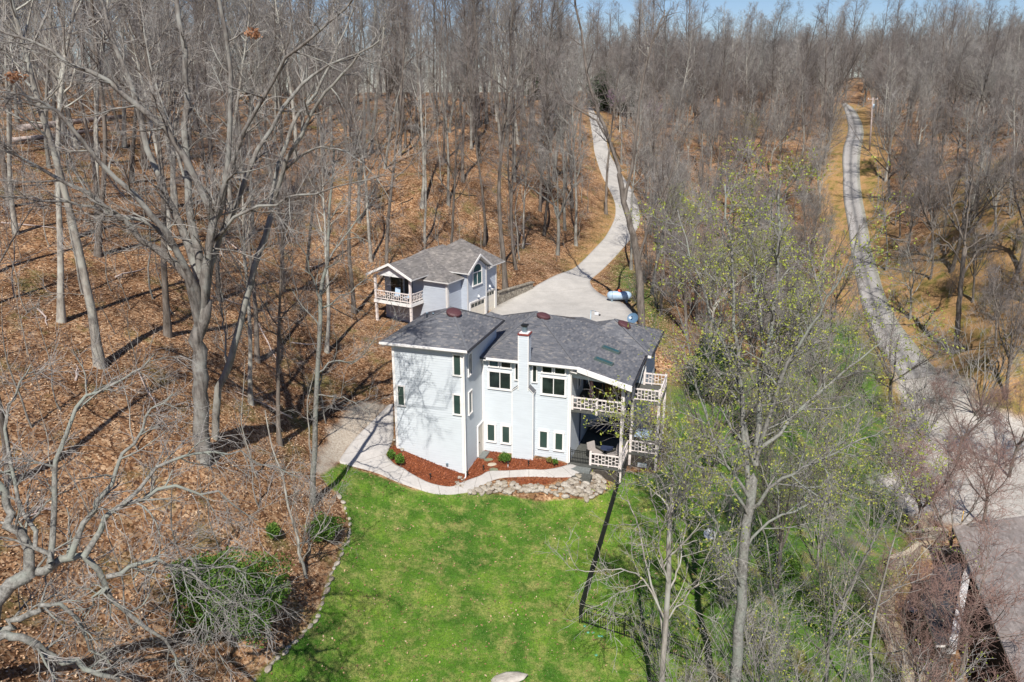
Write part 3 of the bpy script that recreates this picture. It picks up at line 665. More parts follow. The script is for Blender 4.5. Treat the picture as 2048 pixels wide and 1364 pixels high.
# --- big upper windows, narrow windows by the chimney, lower windows
for c0, c1 in ((.55, 1.97), (4.14, 5.6)): window(house, 'f', c0, c1, 4.68, 5.78, 3.4, 'glass', 1, .12)
window(house, 'f', .56, 1.14, 6.16, 6.55, 3.4, 'teal', 0, .08); window(house, 'f', 1.38, 1.98, 6.16, 6.55, 3.4, 'glass', 0, .08)
window(house, 'f', 4.14, 4.74, 6.12, 6.52, 3.4, 'glass', 0, .08); window(house, 'f', 4.96, 5.6, 6.12, 6.52, 3.4, 'glass', 0, .08)
window(house, 'f', 2.34, 2.5, 5.42, 6.55, 3.4, 'glass', 0, .07); window(house, 'f', 3.5, 3.72, 5.4, 6.52, 3.4, 'glass', 0, .07)
for c0, c1 in ((.39, .86), (1.43, 1.9), (4.02, 4.5), (5.07, 5.53)): window(house, 'f', c0, c1, .84, 2.0, 3.4, 'blind', 0, .12)
# --- chimney
ch = MB()
for a1, b1 in (((2.27, 2.86), (3.65, 2.86)), ((3.65, 2.86), (3.65, 3.38)), ((2.27, 3.38), (2.27, 2.86))): lap_wall(ch, a1, b1, -.15, 4.82, 'siding')
for a1, b1 in (((2.68, 2.86), (3.31, 2.86)), ((3.31, 2.86), (3.31, 3.5)), ((3.31, 3.5), (2.68, 3.5)), ((2.68, 3.5), (2.68, 2.86))): lap_wall(ch, a1, b1, 4.82, 8.62, 'siding')
ch.face([(2.68, 2.86, 8.62), (3.31, 2.86, 8.62), (3.31, 3.5, 8.62), (2.68, 3.5, 8.62)], 'siding')
chim = ch.build("chimney", house)
for s0, s1 in ((2.2, 2.68), (3.72, 3.31)):
    mb = MB()
    q = [(s0, 2.80, 4.80), (s1, 2.80, 5.2), (s1, 3.38, 5.2), (s0, 3.38, 4.80)]; q = q if s0 < s1 else q[::-1]
    mb.slab(q, .06, 'hipcap', 'trim'); mb.face([(s0 + (.07 if s0 < s1 else -.07), 2.87, 4.75), (s1, 2.87, 4.75), (s1, 2.87, 5.14)], 'siding')
    mb.build("shoulder", chim)
for x0, x1 in ((2.64, 2.69), (3.30, 3.35)): MB().box(x0, x1, 2.82, 2.87, 4.9, 8.6, 'trim').build("corner_trim", chim)
for x0, x1 in ((2.23, 2.28), (3.64, 3.69)): MB().box(x0, x1, 2.82, 2.87, -.1, 4.75, 'trim').build("corner_trim", chim)
mb = MB(); mb.box(2.62, 3.37, 2.8, 3.56, 8.60, 8.70, 'rust').box(2.7, 3.29, 2.88, 3.48, 8.70, 8.74, 'trim').build("chimney_cap", chim)
mb = MB(); mb.box(2.86, 3.13, 3.04, 3.32, 8.74, 9.14, 'grey_metal').box(2.80, 3.19, 2.98, 3.38, 9.14, 9.24, 'metal_black').build("flue", chim)
# --- right wing with pyramid roof
block("wall", 6.0, 9.85, 9.4, 14.4, -1.3, 5.95, 'siding', house)
mb = MB(); mb.box(9.78, 9.88, 9.37, 9.47, -1, 5.9, 'trim').build("corner_trim", house)
pk = (7.15, 11.9, 7.52); c1, c2, c3, c4 = (10.25, 9.0, 6.0), (10.25, 15.0, 6.0), (3.9, 15.0, 6.0), (3.9, 9.0, 6.0)
mb = MB()
for q in ((c4, c1, pk), (c1, c2, pk), (c2, c3, pk), (c3, c4, pk)): mb.slab(q, .1, 'shingle', 'gutter')
roofR = mb.build("roof", house)
mb = MB()
for p in (c1, c2): mb.beam((p[0], p[1], p[2] + .02), (pk[0], pk[1], pk[2] + .02), .16, .03, 'hipcap')
mb.build("hip_ridge", roofR)
dome_vent(roofR, 7.85, 11.7, 7.17, .45, 0)
mb = MB(); mb.box(10.26, 10.36, 8.98, 15, 5.86, 6.02, 'gutter').box(9.95, 10.26, 8.9, 8.99, 5.84, 6.0, 'trim').build("gutter", house)
# --- porch back wall doors, side door, decks
def glassdoor(u0, u1, z0, z1):
    mb = MB(); v = 9.4
    mb.box(u0 - .1, u0, v - .1, v - .02, z0, z1, 'trim').box(u1, u1 + .1, v - .1, v - .02, z0, z1, 'trim').box(u0 - .1, u1 + .1, v - .1, v - .02, z1, z1 + .12, 'trim').box((u0 + u1) / 2 - .04, (u0 + u1) / 2 + .04, v - .09, v - .02, z0, z1, 'trim')
    o_ = mb.build("sliding_door", house); g = MB(); g.face([(u0, v - .05, z0), (u1, v - .05, z0), (u1, v - .05, z1), (u0, v - .05, z1)], 'glass'); g.build("pane", o_)
glassdoor(7.3, 9.2, 3.82, 5.6); glassdoor(7.4, 9.2, .06, 2.0)
window(house, 'r', 5.2, 5.8, 4.6, 5.5, 6.0, 'glass')
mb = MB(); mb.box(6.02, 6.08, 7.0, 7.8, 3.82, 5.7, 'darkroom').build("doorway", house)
mb = MB(); mb.box(6.02, 6.09, 6.1, 6.22, .05, 2.9, 'navy').build("porch_post", house)
def deck(name, u0, u1, v0, v1, z):
    mb = MB(); mb.box(u0, u1, v0, v1, z - .16, z, 'deck'); return mb.build(name, house)
deck("upper_deck", 6.03, 9.48, 3.3, 9.38, 3.80); deck("upper_deck", 9.482, 11.4, 6.0, 9.3, 3.80)
deck("lower_deck", 6.03, 9.48, 3.3, 9.38, .05); deck("lower_deck", 9.482, 11.4, 6.0, 9.3, .05)
mb = MB(); mb.box(6.1, 9.44, 3.36, 3.44, -1.6, -.12, 'skirt').box(9.36, 9.44, 3.44, 6.02, -2.2, -.12, 'skirt').box(9.44, 11.36, 6.03, 6.1, -2.4, -.12, 'skirt').box(11.28, 11.36, 6.1, 9.2, -2.4, -.12, 'skirt').build("deck_skirt", house)
mb = MB()
mb.box(10.1, 10.75, 5.99, 6.02, -.95, -.62, 'grey_metal')
for i in range(4): mb.box(10.13, 10.72, 5.97, 5.99, -.92 + i * .075, -.88 + i * .075, 'dish')
mb.build("skirt_vent", house)
mb = MB(); mb.box(6.06, 7.5, 2.75, 3.29, -.75, -.12, 'steps').box(6.2, 7.7, 2.1, 2.74, -.9, -.28, 'deck').build("porch_step", house)
def railing(a, b, z0, h=.82, first=True, last=True, k='rail', pan=None):
    """white deck railing with staggered lattice between a and b (u, v)"""
    mb = MB(); a = Vector((*a, 0)); b = Vector((*b, 0)); L = (b - a).length; d = (b - a) / L
    def P(s, z): return a + d * s + Vector((0, 0, z))
    mb.beam(P(0, z0 + h), P(L, z0 + h), .09, .08, k); mb.beam(P(0, z0 + .12), P(L, z0 + .12), .06, .07, k)
    n_ = max(2, round(L / .235)); sp = L / n_
    for i in range(1, n_): mb.beam(P(i * sp, z0 + .12), P(i * sp, z0 + h), .04, .045, k)
    for i in range(n_):
        zz = (z0 + .36, z0 + .56) if i % 2 else (z0 + .46,)
        for z in zz: mb.beam(P(i * sp, z), P((i + 1) * sp, z), .035, .04, k)
    for i in range(2, n_, 3): mb.beam(P(i * sp, z0 - .02), P(i * sp, z0 + .12), .05, .05, k)
    return mb.build("railing", house)
def post(u, v, z0, z1, w_=.15, k='rail', name="post"): return MB().box(u - w_ / 2, u + w_ / 2, v - w_ / 2, v + w_ / 2, z0, z1, k).build(name, house)
post(9.36, 3.42, -.9, 5.72, .2); post(6.14, 3.36, 3.8, 4.72, .14); post(7.72, 3.36, 3.6, 4.72, .14); post(7.42, 3.4, -.1, 1.0, .14)
post(9.56, 6.1, -.9, 3.7, .16); post(9.58, 6.1, 3.8, 5.7, .16)
post(11.3, 6.1, -1.2, 4.72, .16); post(11.3, 9.2, -1.6, 4.72, .16)
post(9.85, 9.2, 3.8, 4.72, .14)
railing((6.2, 3.38), (7.65, 3.38), 3.8); railing((7.8, 3.38), (9.26, 3.38), 3.8); railing((9.4, 3.52), (9.4, 6.02), 3.8)
railing((9.66, 6.08), (11.22, 6.08), 3.8); railing((11.32, 6.18), (11.32, 9.12), 3.8); railing((9.92, 9.22), (11.22, 9.22), 3.8)
railing((7.49, 3.38), (9.26, 3.38), .05); railing((9.4, 3.52), (9.4, 6.02), .05); railing((9.64, 6.08), (11.22, 6.08), .05); railing((11.32, 6.18), (11.32, 9.12), .05)
mb = MB()      # black gate at the head of the steps
for z in (.18, .95): mb.beam((6.1, 3.36, z), (7.33, 3.36, z), .04, .04, 'metal_black')
mb.beam((6.1, 3.36, .83), (7.33, 3.36, .83), .03, .03, 'metal_black')
for i in range(12): mb.beam((6.12 + i * .11, 3.36, .1), (6.12 + i * .11, 3.36, .98), .022, .022, 'metal_black')
mb.box(6.04, 6.1, 3.32, 3.4, .05, 1.1, 'metal_black').build("gate", house)
mb = MB(); mb.tube([(6.1, 3.24, 6.7), (6.1, 3.24, 6.3), (6.02, 3.28, 6.1), (6.02, 3.28, .1), (5.95, 3.1, -.1), (5.7, 2.9, -.12)], .05, 'trim', 6).build("downspout", house)
# ---------------------------------------------------------------- porch furniture (each a thing of its own)
def HE(name, u, v, z, rz, label, cat, group=None):
    p = HW(u, v, z); return empty(name, tuple(p), -TH + rz, label, cat, group)
t_ = HE("dining_table", 8.2, 6.2, 3.8, .25, "long oak dining table on the upper covered porch", "table")
MB().box(-.5, .5, -1.0, 1.0, .70, .75, 'wood').build("tabletop", t_, .01)
for x in (-.42, .42):
    for y in (-.9, .9): MB().box(x - .035, x + .035, y - .035, y + .035, 0, .70, 'wood').build("leg", t_)
def chair(u, v, rz, label):
    c_ = HE("dining_chair", u, v, 3.8, rz, label, "chair", "oak chairs round the porch table")
    MB().box(-.21, .21, -.2, .2, .41, .45, 'wood').build("seat", c_)
    mb = MB(); mb.box(-.21, .21, .17, .2, .80, .92, 'wood').box(-.21, .21, .17, .2, .62, .68, 'wood')
    for x in (-.1, 0, .1): mb.box(x - .015, x + .015, .175, .195, .68, .80, 'wood')
    mb.build("backrest", c_)
    for x in (-.18, .18):
        MB().box(x - .02, x + .02, -.19, -.15, 0, .41, 'wood').build("leg", c_); MB().box(x - .02, x + .02, .165, .205, 0, .62, 'wood').build("leg", c_)
chair(8.3, 4.85, math.pi, "oak chair at the near end of the porch table, behind the railing"); chair(7.35, 6.0, -math.pi / 2 + .25, "oak chair on the left side of the porch table, nearest the house wall"); chair(9.05, 6.3, math.pi / 2, "oak chair on the right side of the porch table, beside the tall post")
p_ = HE("bowl", 8.25, 6.6, 4.55, 0, "white bowl on the oak porch table", "bowl"); MB().lathe((0, 0, .0), [(.08, 0), (.16, .05), (.2, .12), (.17, .12), (.1, .04)], 'white', 14).build("vessel", p_)
p_ = HE("patio_umbrella", 7.1, 4.5, 3.8, 0, "folded dusty pink umbrella standing behind the upper porch railing", "umbrella")
MB().lathe((0, 0, 0), [(.22, 0), (.22, .06), (.04, .1)], 'metal_black', 12).build("base", p_); MB().lathe((0, 0, .05), [(.02, 0), (.02, 1.8)], 'wood', 8).build("pole", p_)
mb = MB(); mb.lathe((0, 0, .6), [(.14, 0), (.17, .1), (.13, .5), (.09, .9), (.03, 1.2)], 'pink', 9, False).build("canopy", p_)
p_ = HE("potted_plant", 9.15, 3.85, 3.8, 0, "green potted plant at the corner post of the upper porch", "plant"); MB().lathe((0, 0, 0), [(.12, 0), (.17, .3), (.14, .3)], 'rust', 10).build("pot", p_)
PLANTS = [(p_, .35, .55, .3)]
def lounge(u, v, rz, label):
    c_ = HE("lounge_chair", u, v, .05, rz, label, "lounge chair", "cushioned lounge chairs on the lower porch")
    mb = MB(); mb.box(-.4, .4, -.42, .42, .08, .3, 'wicker').box(-.42, -.33, -.42, .42, .3, .52, 'wicker').box(.33, .42, -.42, .42, .3, .52, 'wicker'); mb.build("frame", c_, .02)
    mb = MB(); mb.box(-.32, .32, -.44, .30, .3, .44, 'cushion'); mb.build("seat_cushion", c_, .03)
    mb = MB(); mb.hexa([(-.32, .28, .40), (.32, .28, .40), (.32, .42, .40), (-.32, .42, .40), (-.32, .42, .95), (.32, .42, .95), (.32, .54, .92), (-.32, .54, .92)], 'cushion'); mb.build("back_cushion", c_, .03)
lounge(7.45, 4.6, .9, "grey cushioned lounge chair on the lower porch, the left one beside the gate"); lounge(8.8, 4.6, -.7, "grey cushioned lounge chair on the lower porch, the right one by the corner post")
p_ = HE("fire_table", 8.1, 5.3, .05, 0, "low dark table between the two lounge chairs on the lower porch", "table")
MB().box(-.4, .4, -.35, .35, .38, .44, 'navy').build("tabletop", p_, .01)
for x in (-.34, .34):
    for y in (-.29, .29): MB().box(x - .03, x + .03, y - .03, y + .03, 0, .38, 'metal_black').build("leg", p_)
p_ = HE("sofa", 7.6, 8.4, .05, 0, "dark outdoor sofa against the back wall of the lower porch", "sofa")
MB().box(-.95, .95, -.4, .4, .08, .38, 'wicker').box(-.95, .95, .28, .42, .38, .82, 'wicker').box(-.95, -.8, -.4, .28, .38, .6, 'wicker').box(.8, .95, -.4, .28, .38, .6, 'wicker').build("frame", p_, .02)
MB().box(-.78, .78, -.4, .27, .38, .5, 'navy').build("seat_cushion", p_, .03)
p_ = HE("hot_tub", 10.0, 7.9, .05, 0, "covered blue grey hot tub on the lower right deck", "hot tub")
MB().box(-.38, .62, -.7, .7, 0, .62, 'wicker').build("cabinet", p_, .04); MB().box(-.4, .64, -.73, .73, .62, .72, 'tank').build("cover", p_, .04)
# ---------------------------------------------------------------- roof gear behind the ridge
p_ = empty("satellite_dish", tuple(HW(7.9, 15.4, 4.6)), -TH, "dark blue satellite dish behind the red vent of the right roof", "satellite dish")
def dish(parent, c, nrm, r_, k):
    nrm = Vector(nrm).normalized(); x = nrm.cross(Vector((0, 0, 1))).normalized(); y = nrm.cross(x); c = Vector(c); mb = MB(); prev = None
    for i in range(6):
        rr2 = r_ * i / 5; off = (rr2 / r_) ** 2 * r_ * .28
        ring = [c + nrm * off + (x * math.cos(t2) + y * math.sin(t2)) * max(rr2, .001) for t2 in [2 * math.pi * q / 20 for q in range(20)]]
        if prev:
            for q in range(20): mb.face([prev[q], prev[(q + 1) % 20], ring[(q + 1) % 20], ring[q]], k, True)
        prev = ring
    for q in range(20):
        a1, b1 = prev[q], prev[(q + 1) % 20]; mb.face([a1, b1, b1 + (b1 - c) * .02 - nrm * .03, a1 + (a1 - c) * .02 - nrm * .03], k)
    mb.build("reflector", parent)
    MB().tube([c, c + nrm * r_ * .9], .015, 'metal_black', 6).tube([c + nrm * r_ * .85, c + nrm * r_ * .98], .05, 'metal_black', 8).build("feed_arm", parent)
dish(p_, (0, 0, 2.05), (-.15, -1, .75), .42, 'dishblue'); MB().tube([(0, .05, -1.2), (0, .05, 2.0)], .03, 'grey_metal', 8).build("mast", p_)
p_ = empty("yard_lamp", tuple(HW(4.6, 15.6, 3.66)), -TH, "slim post with a small white floodlight arm, standing on the concrete pad", "lamp post")
MB().tube([(0, 0, 0), (0, 0, 3.3)], .035, 'grey_metal', 8).build("post", p_); MB().tube([(0, 0, 3.25), (.25, 0, 3.32), (.42, 0, 3.2)], .022, 'grey_metal', 6).build("arm", p_)
MB().box(.3, .62, -.1, .1, 2.98, 3.16, 'white').box(.62, .76, -.08, .08, 2.94, 3.04, 'metal_black').build("lamp_head", p_, .02)
# ================================================================ GARAGE
G0 = atz(992.5, 615, 3.7); TG = R(29.5)
gar = empty("garage", (G0[0], G0[1], 3.7), -TG, "pale blue two storey garage with brown roof, arched window and balcony, behind the house", "garage")
gl = lambda z: z - 3.7
block("wall", -6.6, 0, -8.0, 0, -1.2, gl(7.75), 'gsiding', gar); block("wall", 0, .6, -5.9, -2.7, -.3, gl(8.3), 'gsiding', gar, 'fr')
mb = MB(); mb.face([(.58, -5.9, gl(8.3)), (.58, -2.7, gl(8.3)), (.58, -4.3, gl(9.35))], 'gsiding'); mb.build("gable_panel", gar)
for v_ in (-5.9, -2.7): MB().box(.605, .65, v_ - .0 if v_ < -5 else v_ - .14, v_ + .14 if v_ < -5 else v_, -.2, gl(8.35), 'gtrim').build("corner_trim", gar)
MB().box(.02, .05, -8.06, -7.86, -1, gl(7.7), 'gtrim').box(-.14, .05, -8.09, -8.061, -1, gl(7.7), 'gtrim').build("corner_trim", gar); MB().box(.02, .05, -.14, .03, -.2, gl(7.7), 'gtrim').build("corner_trim", gar)
rz_, rt, ru = gl(7.86), gl(9.5), -4.75
mb = MB()
e1, e2, e3, e4 = (.38, -8.4, rz_), (.38, -1.6, rz_), (-7.0, -1.6, rz_), (-7.0, -8.4, rz_)
h1, h2 = (ru, -4.9, rt), (ru, -1.6, rt)
mb.slab([e1, e2, h2, h1], .1, 'gshingle', 'gtrim'); mb.slab([e4, e1, h1], .1, 'gshingle', 'gtrim'); mb.slab([e3, e4, h1, h2], .1, 'gshingle', 'gtrim')
q1, q2, q3, q4 = (.40, -2.3, gl(8.0)), (.40, 1.0, gl(8.0)), (-7.0, 1.0, gl(8.0)), (-7.0, -2.3, gl(8.0)); qp = (-3.4, -.55, gl(10.0)); 
for q in ((q1, q2, qp), (q2, q3, qp), (q3, q4, qp), (q4, q1, qp)): mb.slab(q, .1, 'gshingle', 'gtrim')
groof = mb.build("roof", gar)
mb = MB(); ap, bl, br = (1.0, -4.3, gl(9.62)), (1.0, -6.25, gl(8.3)), (1.0, -2.35, gl(8.3))
bk_ = lambda p, z: (-4.2, p[1], z)
mb.slab([bl, (ap[0], ap[1], ap[2]), (-4.2, ap[1], ap[2]), (-4.2, bl[1], bl[2])][::-1], .1, 'gshingle', 'gtrim'); mb.slab([ap, br, (-4.2, br[1], br[2]), (-4.2, ap[1], ap[2])][::-1], .1, 'gshingle', 'gtrim')
mb.build("roof", gar)
mb = MB()
for p in (bl, br): mb.hexa([(.98, p[1], p[2] - .14), (1.06, p[1], p[2] - .14), (1.06, ap[1], ap[2] - .14), (.98, ap[1], ap[2] - .14), (.98, p[1], p[2] + .06), (1.06, p[1], p[2] + .06), (1.06, ap[1], ap[2] + .06), (.98, ap[1], ap[2] + .06)], 'gtrim')
mb.box(.3, 1.06, -2.6, -2.3, gl(8.12), gl(8.24), 'gtrim').build("rake_board", gar)
# balcony wing
gu0, gu1, gv = -6.35, -2.5, -9.8
mb = MB(); za = gl(9.32); cu = (gu0 + gu1) / 2
l0, l1 = (gu0 - .5, gv - .35, gl(8.2)), (gu1 + .45, gv - .35, gl(8.2)); apx = (cu, gv - .35, za)
mb.slab([l1, (l1[0], -6.0, l1[2]), (cu, -1.6, za + .16), apx], .1, 'gshingle', 'gtrim'); mb.slab([(l0[0], -6.0, l0[2]), l0, apx, (cu, -1.6, za + .16)], .1, 'gshingle', 'gtrim')
mb.build("roof", gar)
mb = MB()
for p in (l0, l1): mb.hexa([(p[0], p[1] - .07, p[2] - .16), (cu, p[1] - .07, za - .16), (cu, p[1] - .002, za - .16), (p[0], p[1] - .002, p[2] - .16), (p[0], p[1] - .07, p[2] + .05), (cu, p[1] - .07, za + .05), (cu, p[1] - .002, za + .05), (p[0], p[1] - .002, p[2] + .05)], 'trim')
mb.build("rake_board", gar)
mb = MB(); mb.face([(gu0 + .2, gv, gl(8.15)), (gu1 - .2, gv, gl(8.15)), (cu, gv, za - .2)], 'white'); mb.build("gable_panel", gar)
mb = MB(); mb.box(gu0, gu1, gv - .05, -8.02, gl(5.82), gl(5.98), 'deck').box(gu0 - .02, gu1 + .02, gv - .09, gv - .052, gl(5.72), gl(6.0), 'trim').box(gu1, gu1 + .05, gv - .05, -8.05, gl(5.72), gl(6.0), 'trim').build("balcony_floor", gar)
for u in (gu0 + .1, gu1 - .08):
    MB().box(u - .09, u + .09, gv, gv + .18, -2.0, gl(8.15), 'rail').build("post", gar)
def grail(a, b):
    global house
    h_, house = house, gar; o_ = railing(a, b, gl(6.0), .78); house = h_; return o_
grail((gu0 + .2, gv + .05), (gu1 - .18, gv + .05)); grail((gu1 - .05, gv + .2), (gu1 - .05, -8.05))
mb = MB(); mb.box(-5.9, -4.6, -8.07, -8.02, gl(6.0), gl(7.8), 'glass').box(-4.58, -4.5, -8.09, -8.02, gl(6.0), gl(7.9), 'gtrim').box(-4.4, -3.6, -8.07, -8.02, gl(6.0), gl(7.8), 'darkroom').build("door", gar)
window(gar, 'r', -5.0, -3.6, gl(6.95), gl(8.05), .6, 'teal', 1, .1, 'trim', True)
def gdoor(v0, v1, u, z1):
    mb = MB(); mb.box(u + .02, u + .05, v0, v1, -.05, z1, 'cream')
    for i in range(1, 4): mb.box(u + .05, u + .055, v0, v1, z1 * i / 4 - .012, z1 * i / 4 + .012, 'gtrim')
    mb.box(u + .02, u + .09, v0 - .12, v0, -.05, z1 + .12, 'trim').box(u + .02, u + .09, v1, v1 + .12, -.05, z1 + .12, 'trim').box(u + .02, u + .09, v0, v1, z1, z1 + .12, 'trim')
    d_ = mb.build("garage_door", gar); n_ = 4; w2 = (v1 - v0 - .2) / n_
    for i in range(n_): MB().box(u + .052, u + .06, v0 + .14 + i * w2, v0 + .06 + (i + 1) * w2, z1 - .42, z1 - .12, 'glass').build("pane", d_)
gdoor(-5.5, -3.1, .6, 1.75); gdoor(-2.3, -.4, 0, 1.9)
for u, v, z in ((.66, -4.3, 2.1), (.06, -1.4, 2.3)):
    MB().lathe((u + .12, v, z), [(.04, .2), (.05, .12), (.11, .08), (.11, .0)], 'white', 10).box(u, u + .12, v - .02, v + .02, z + .14, z + .18, 'white').build("wall_lamp", gar)
def GE(name, u, v, z, rz, label, cat, group=None):
    p = G0 + np.array([math.cos(TG), -math.sin(TG), 0]) * u + np.array([math.sin(TG), math.cos(TG), 0]) * v; return empty(name, (p[0], p[1], z), -TG + rz, label, cat, group)
def pchair(u, v, rz, label):
    c_ = GE("balcony_chair", u, v, 5.98, rz, label, "chair", "pale chairs on the garage balcony")
    MB().box(-.25, .25, -.25, .22, .33, .38, 'tank').build("seat", c_); MB().hexa([(-.25, .2, .36), (.25, .2, .36), (.25, .25, .36), (-.25, .25, .36), (-.22, .34, 1.0), (.22, .34, 1.0), (.22, .38, 1.0), (-.22, .38, 1.0)], 'tank').build("backrest", c_)
    for x in (-.22, .22):
        for y in (-.22, .2): MB().box(x - .025, x + .025, y - .025, y + .025, 0, .33, 'tank').build("leg", c_)
pchair(-4.5, -9.1, .3, "pale blue chair in the middle of the garage balcony"); pchair(-3.4, -9.1, -.4, "pale blue chair at the right end of the garage balcony")
# stone retaining wall beside the garage
wl = resample(GL([(996, 612), (1020, 600), (1042, 591), (1066, 580)]), 24); p_ = empty("retaining_wall", tuple(wl[0]), 0, "grey stone retaining wall on the bank beside the garage doors", "wall")
mb = MB(); o3 = wl[0]
for i in range(len(wl) - 1):
    a1, b1 = wl[i] - o3, wl[i + 1] - o3; ha, hb = 1.25 - .6 * i / 23, 1.25 - .6 * (i + 1) / 23
    d3 = np.array([-(b1 - a1)[1], (b1 - a1)[0], 0]); d3 = d3 / np.linalg.norm(d3) * .35
    if d3[1] < 0: d3 = -d3
    mb.hexa([a1 - [0, 0, .3], b1 - [0, 0, .3], b1 + d3 - [0, 0, .3], a1 + d3 - [0, 0, .3], a1 + [0, 0, ha], b1 + [0, 0, hb], b1 + d3 + [0, 0, hb], a1 + d3 + [0, 0, ha]], 'stonewall')
mb.build("stonework", p_)
mb = MB()
for i in range(0, len(wl) - 1):
    a1, b1 = wl[i] - o3, wl[i + 1] - o3; ha, hb = 1.25 - .6 * i / 23, 1.25 - .6 * (i + 1) / 23
    mb.beam(a1 + np.array([0, .15, ha + .05]), b1 + np.array([0, .15, hb + .05]), .42, .09, 'stonewall')
mb.build("coping", p_)
# ---------------------------------------------------------------- propane tank
g1 = G(1238, 604); p_ = empty("propane_tank", tuple(g1), -.06, "pale blue propane tank lying on its feet by the edge of the driveway pad", "propane tank")
pr = [(-1.18, .02), (-1.12, .22), (-1.0, .35), (-.8, .42), (.8, .42), (1.0, .35), (1.12, .22), (1.18, .02)]
MB().tube([(x, 0, .62) for x, r_ in pr], [r_ for x, r_ in pr], 'tank', 20).build("shell", p_)
mb = MB()
for x in (-.7, .7): mb.tube([(x - .015, 0, .62), (x + .015, 0, .62)], .427, 'metal_black', 20)
mb.build("band", p_)
for x in (-.7, .7): MB().box(x - .1, x + .1, -.3, .3, -.1, .3, 'grey_metal').build("foot", p_)
MB().lathe((.05, 0, 1.0), [(.2, 0), (.2, .16), (.13, .22), (.001, .23)], 'orange', 12).build("valve_cover", p_)
# ---------------------------------------------------------------- blue car by the ridge
g1 = G(1066, 197); p_ = empty("parked_car", tuple(g1), R(12), "dark blue car parked among the trees on the ridge", "car")
M['carpaint'] = simple('car_blue', (.035, .05, .12), .3, .05)
prof = [(-2.1, .35), (-2.15, .75), (-1.9, .95), (-1.3, 1.0), (-.8, 1.42), (.7, 1.45), (1.35, 1.02), (2.0, .9), (2.15, .7), (2.1, .35)]
mb = MB()
for s_ in (-1, 1):
    pts = [(x, s_ * .85, z) for x, z in prof]; mb.face(pts if s_ < 0 else pts[::-1], 'carpaint')
for (x0, z0), (x1, z1) in zip(prof, prof[1:] + prof[:1]): mb.face([(x0, -.85, z0), (x0, .85, z0), (x1, .85, z1), (x1, -.85, z1)], 'carpaint')
mb.build("body", p_, .06)
mb = MB()
for s_ in (-1, 1):
    q = [(-1.15, s_ * .862, 1.02), (-.72, s_ * .862, 1.34), (.6, s_ * .862, 1.36), (1.1, s_ * .862, 1.04)]; mb.face(q if s_ < 0 else q[::-1], 'glass')
mb.build("side_window", p_)
for x in (-1.35, 1.35):
    for y in (-.8, .8):
        wv_ = MB().tube([(x, y - .1, .33), (x, y + .1, .33)], .33, 'metal_black', 18).build("wheel", p_); MB().tube([(x, y + (.11 if y > 0 else -.11), .33), (x, y + (.12 if y > 0 else -.12), .33)], .19, 'dish', 12).build("rim", wv_)
for y in (-.6, .6): MB().box(-2.17, -2.12, y - .15, y + .15, .66, .78, 'dish').build("headlight", p_)
# ---------------------------------------------------------------- utility pole and wires
g1 = G(1739, 303); p_ = empty("utility_pole", tuple(g1), 0, "tall pale wooden utility pole with a transformer, right of the curving lane", "utility pole")
tp = atd(1746, 195, g1[1]) - g1
MB().tube([(0, 0, -.3), tuple(tp)], [.17, .12], 'pole', 10).build("pole", p_); MB().box(tp[0] - .9, tp[0] + .9, tp[1] - .06, tp[1] + .06, tp[2] - .35, tp[2] - .22, 'pole').build("crossarm", p_)
MB().lathe((tp[0] + .3, tp[1], tp[2] - 1.9), [(.2, 0), (.22, .1), (.22, .75), (.1, .85)], 'grey_metal', 12).build("transformer", p_)
for x in (-.8, 0, .8): MB().lathe((tp[0] + x, tp[1], tp[2] - .22), [(.05, 0), (.06, .08), (.03, .16)], 'white', 8).build("insulator", p_)
# ================================================================ FENCE, STONES, BEDS
def fence(pts, label):
    P3 = [np.array(q) for q in pts]; o = P3[0]; root = empty("metal_fence", tuple(o), 0, label, "fence")
    H = 1.2
    for a1, b1 in zip(P3[:-1], P3[1:]):
        L = np.linalg.norm((b1 - a1)[:2]); n_ = max(1, round(L / 2.0))
        for i in range(n_):
            s0, s1 = a1 + (b1 - a1) * i / n_, a1 + (b1 - a1) * (i + 1) / n_
            s0[2] = hh(s0[0], s0[1]); s1[2] = hh(s1[0], s1[1]); q0, q1 = s0 - o, s1 - o
            MB().box(q0[0] - .03, q0[0] + .03, q0[1] - .03, q0[1] + .03, q0[2] - .2, q0[2] + H + .06, 'metal_black').build("post", root)
            mb = MB()
            for z in (.12, H - .15, H): mb.beam(q0 + [0, 0, z], q1 + [0, 0, z], .03, .035, 'metal_black')
            for k_ in range(1, 18):
                p = q0 + (q1 - q0) * k_ / 18; mb.beam(p + [0, 0, .03], p + [0, 0, H + .02], .02, .02, 'metal_black')
            mb.build("panel", root)
    q1 = P3[-1] - o; MB().box(q1[0] - .03, q1[0] + .03, q1[1] - .03, q1[1] + .03, q1[2] - .2, q1[2] + H + .06, 'metal_black').build("post", root)
fence([G(1241, 960), G(1159, 1250)], "black metal fence running straight from the porch corner down the lawn")
fence([G(1159, 1250) + [.12, 0, 0], G(1335, 1308), G(1400, 1335)], "black metal fence with open pickets crossing the bottom of the lawn")
rng = random.Random(5)
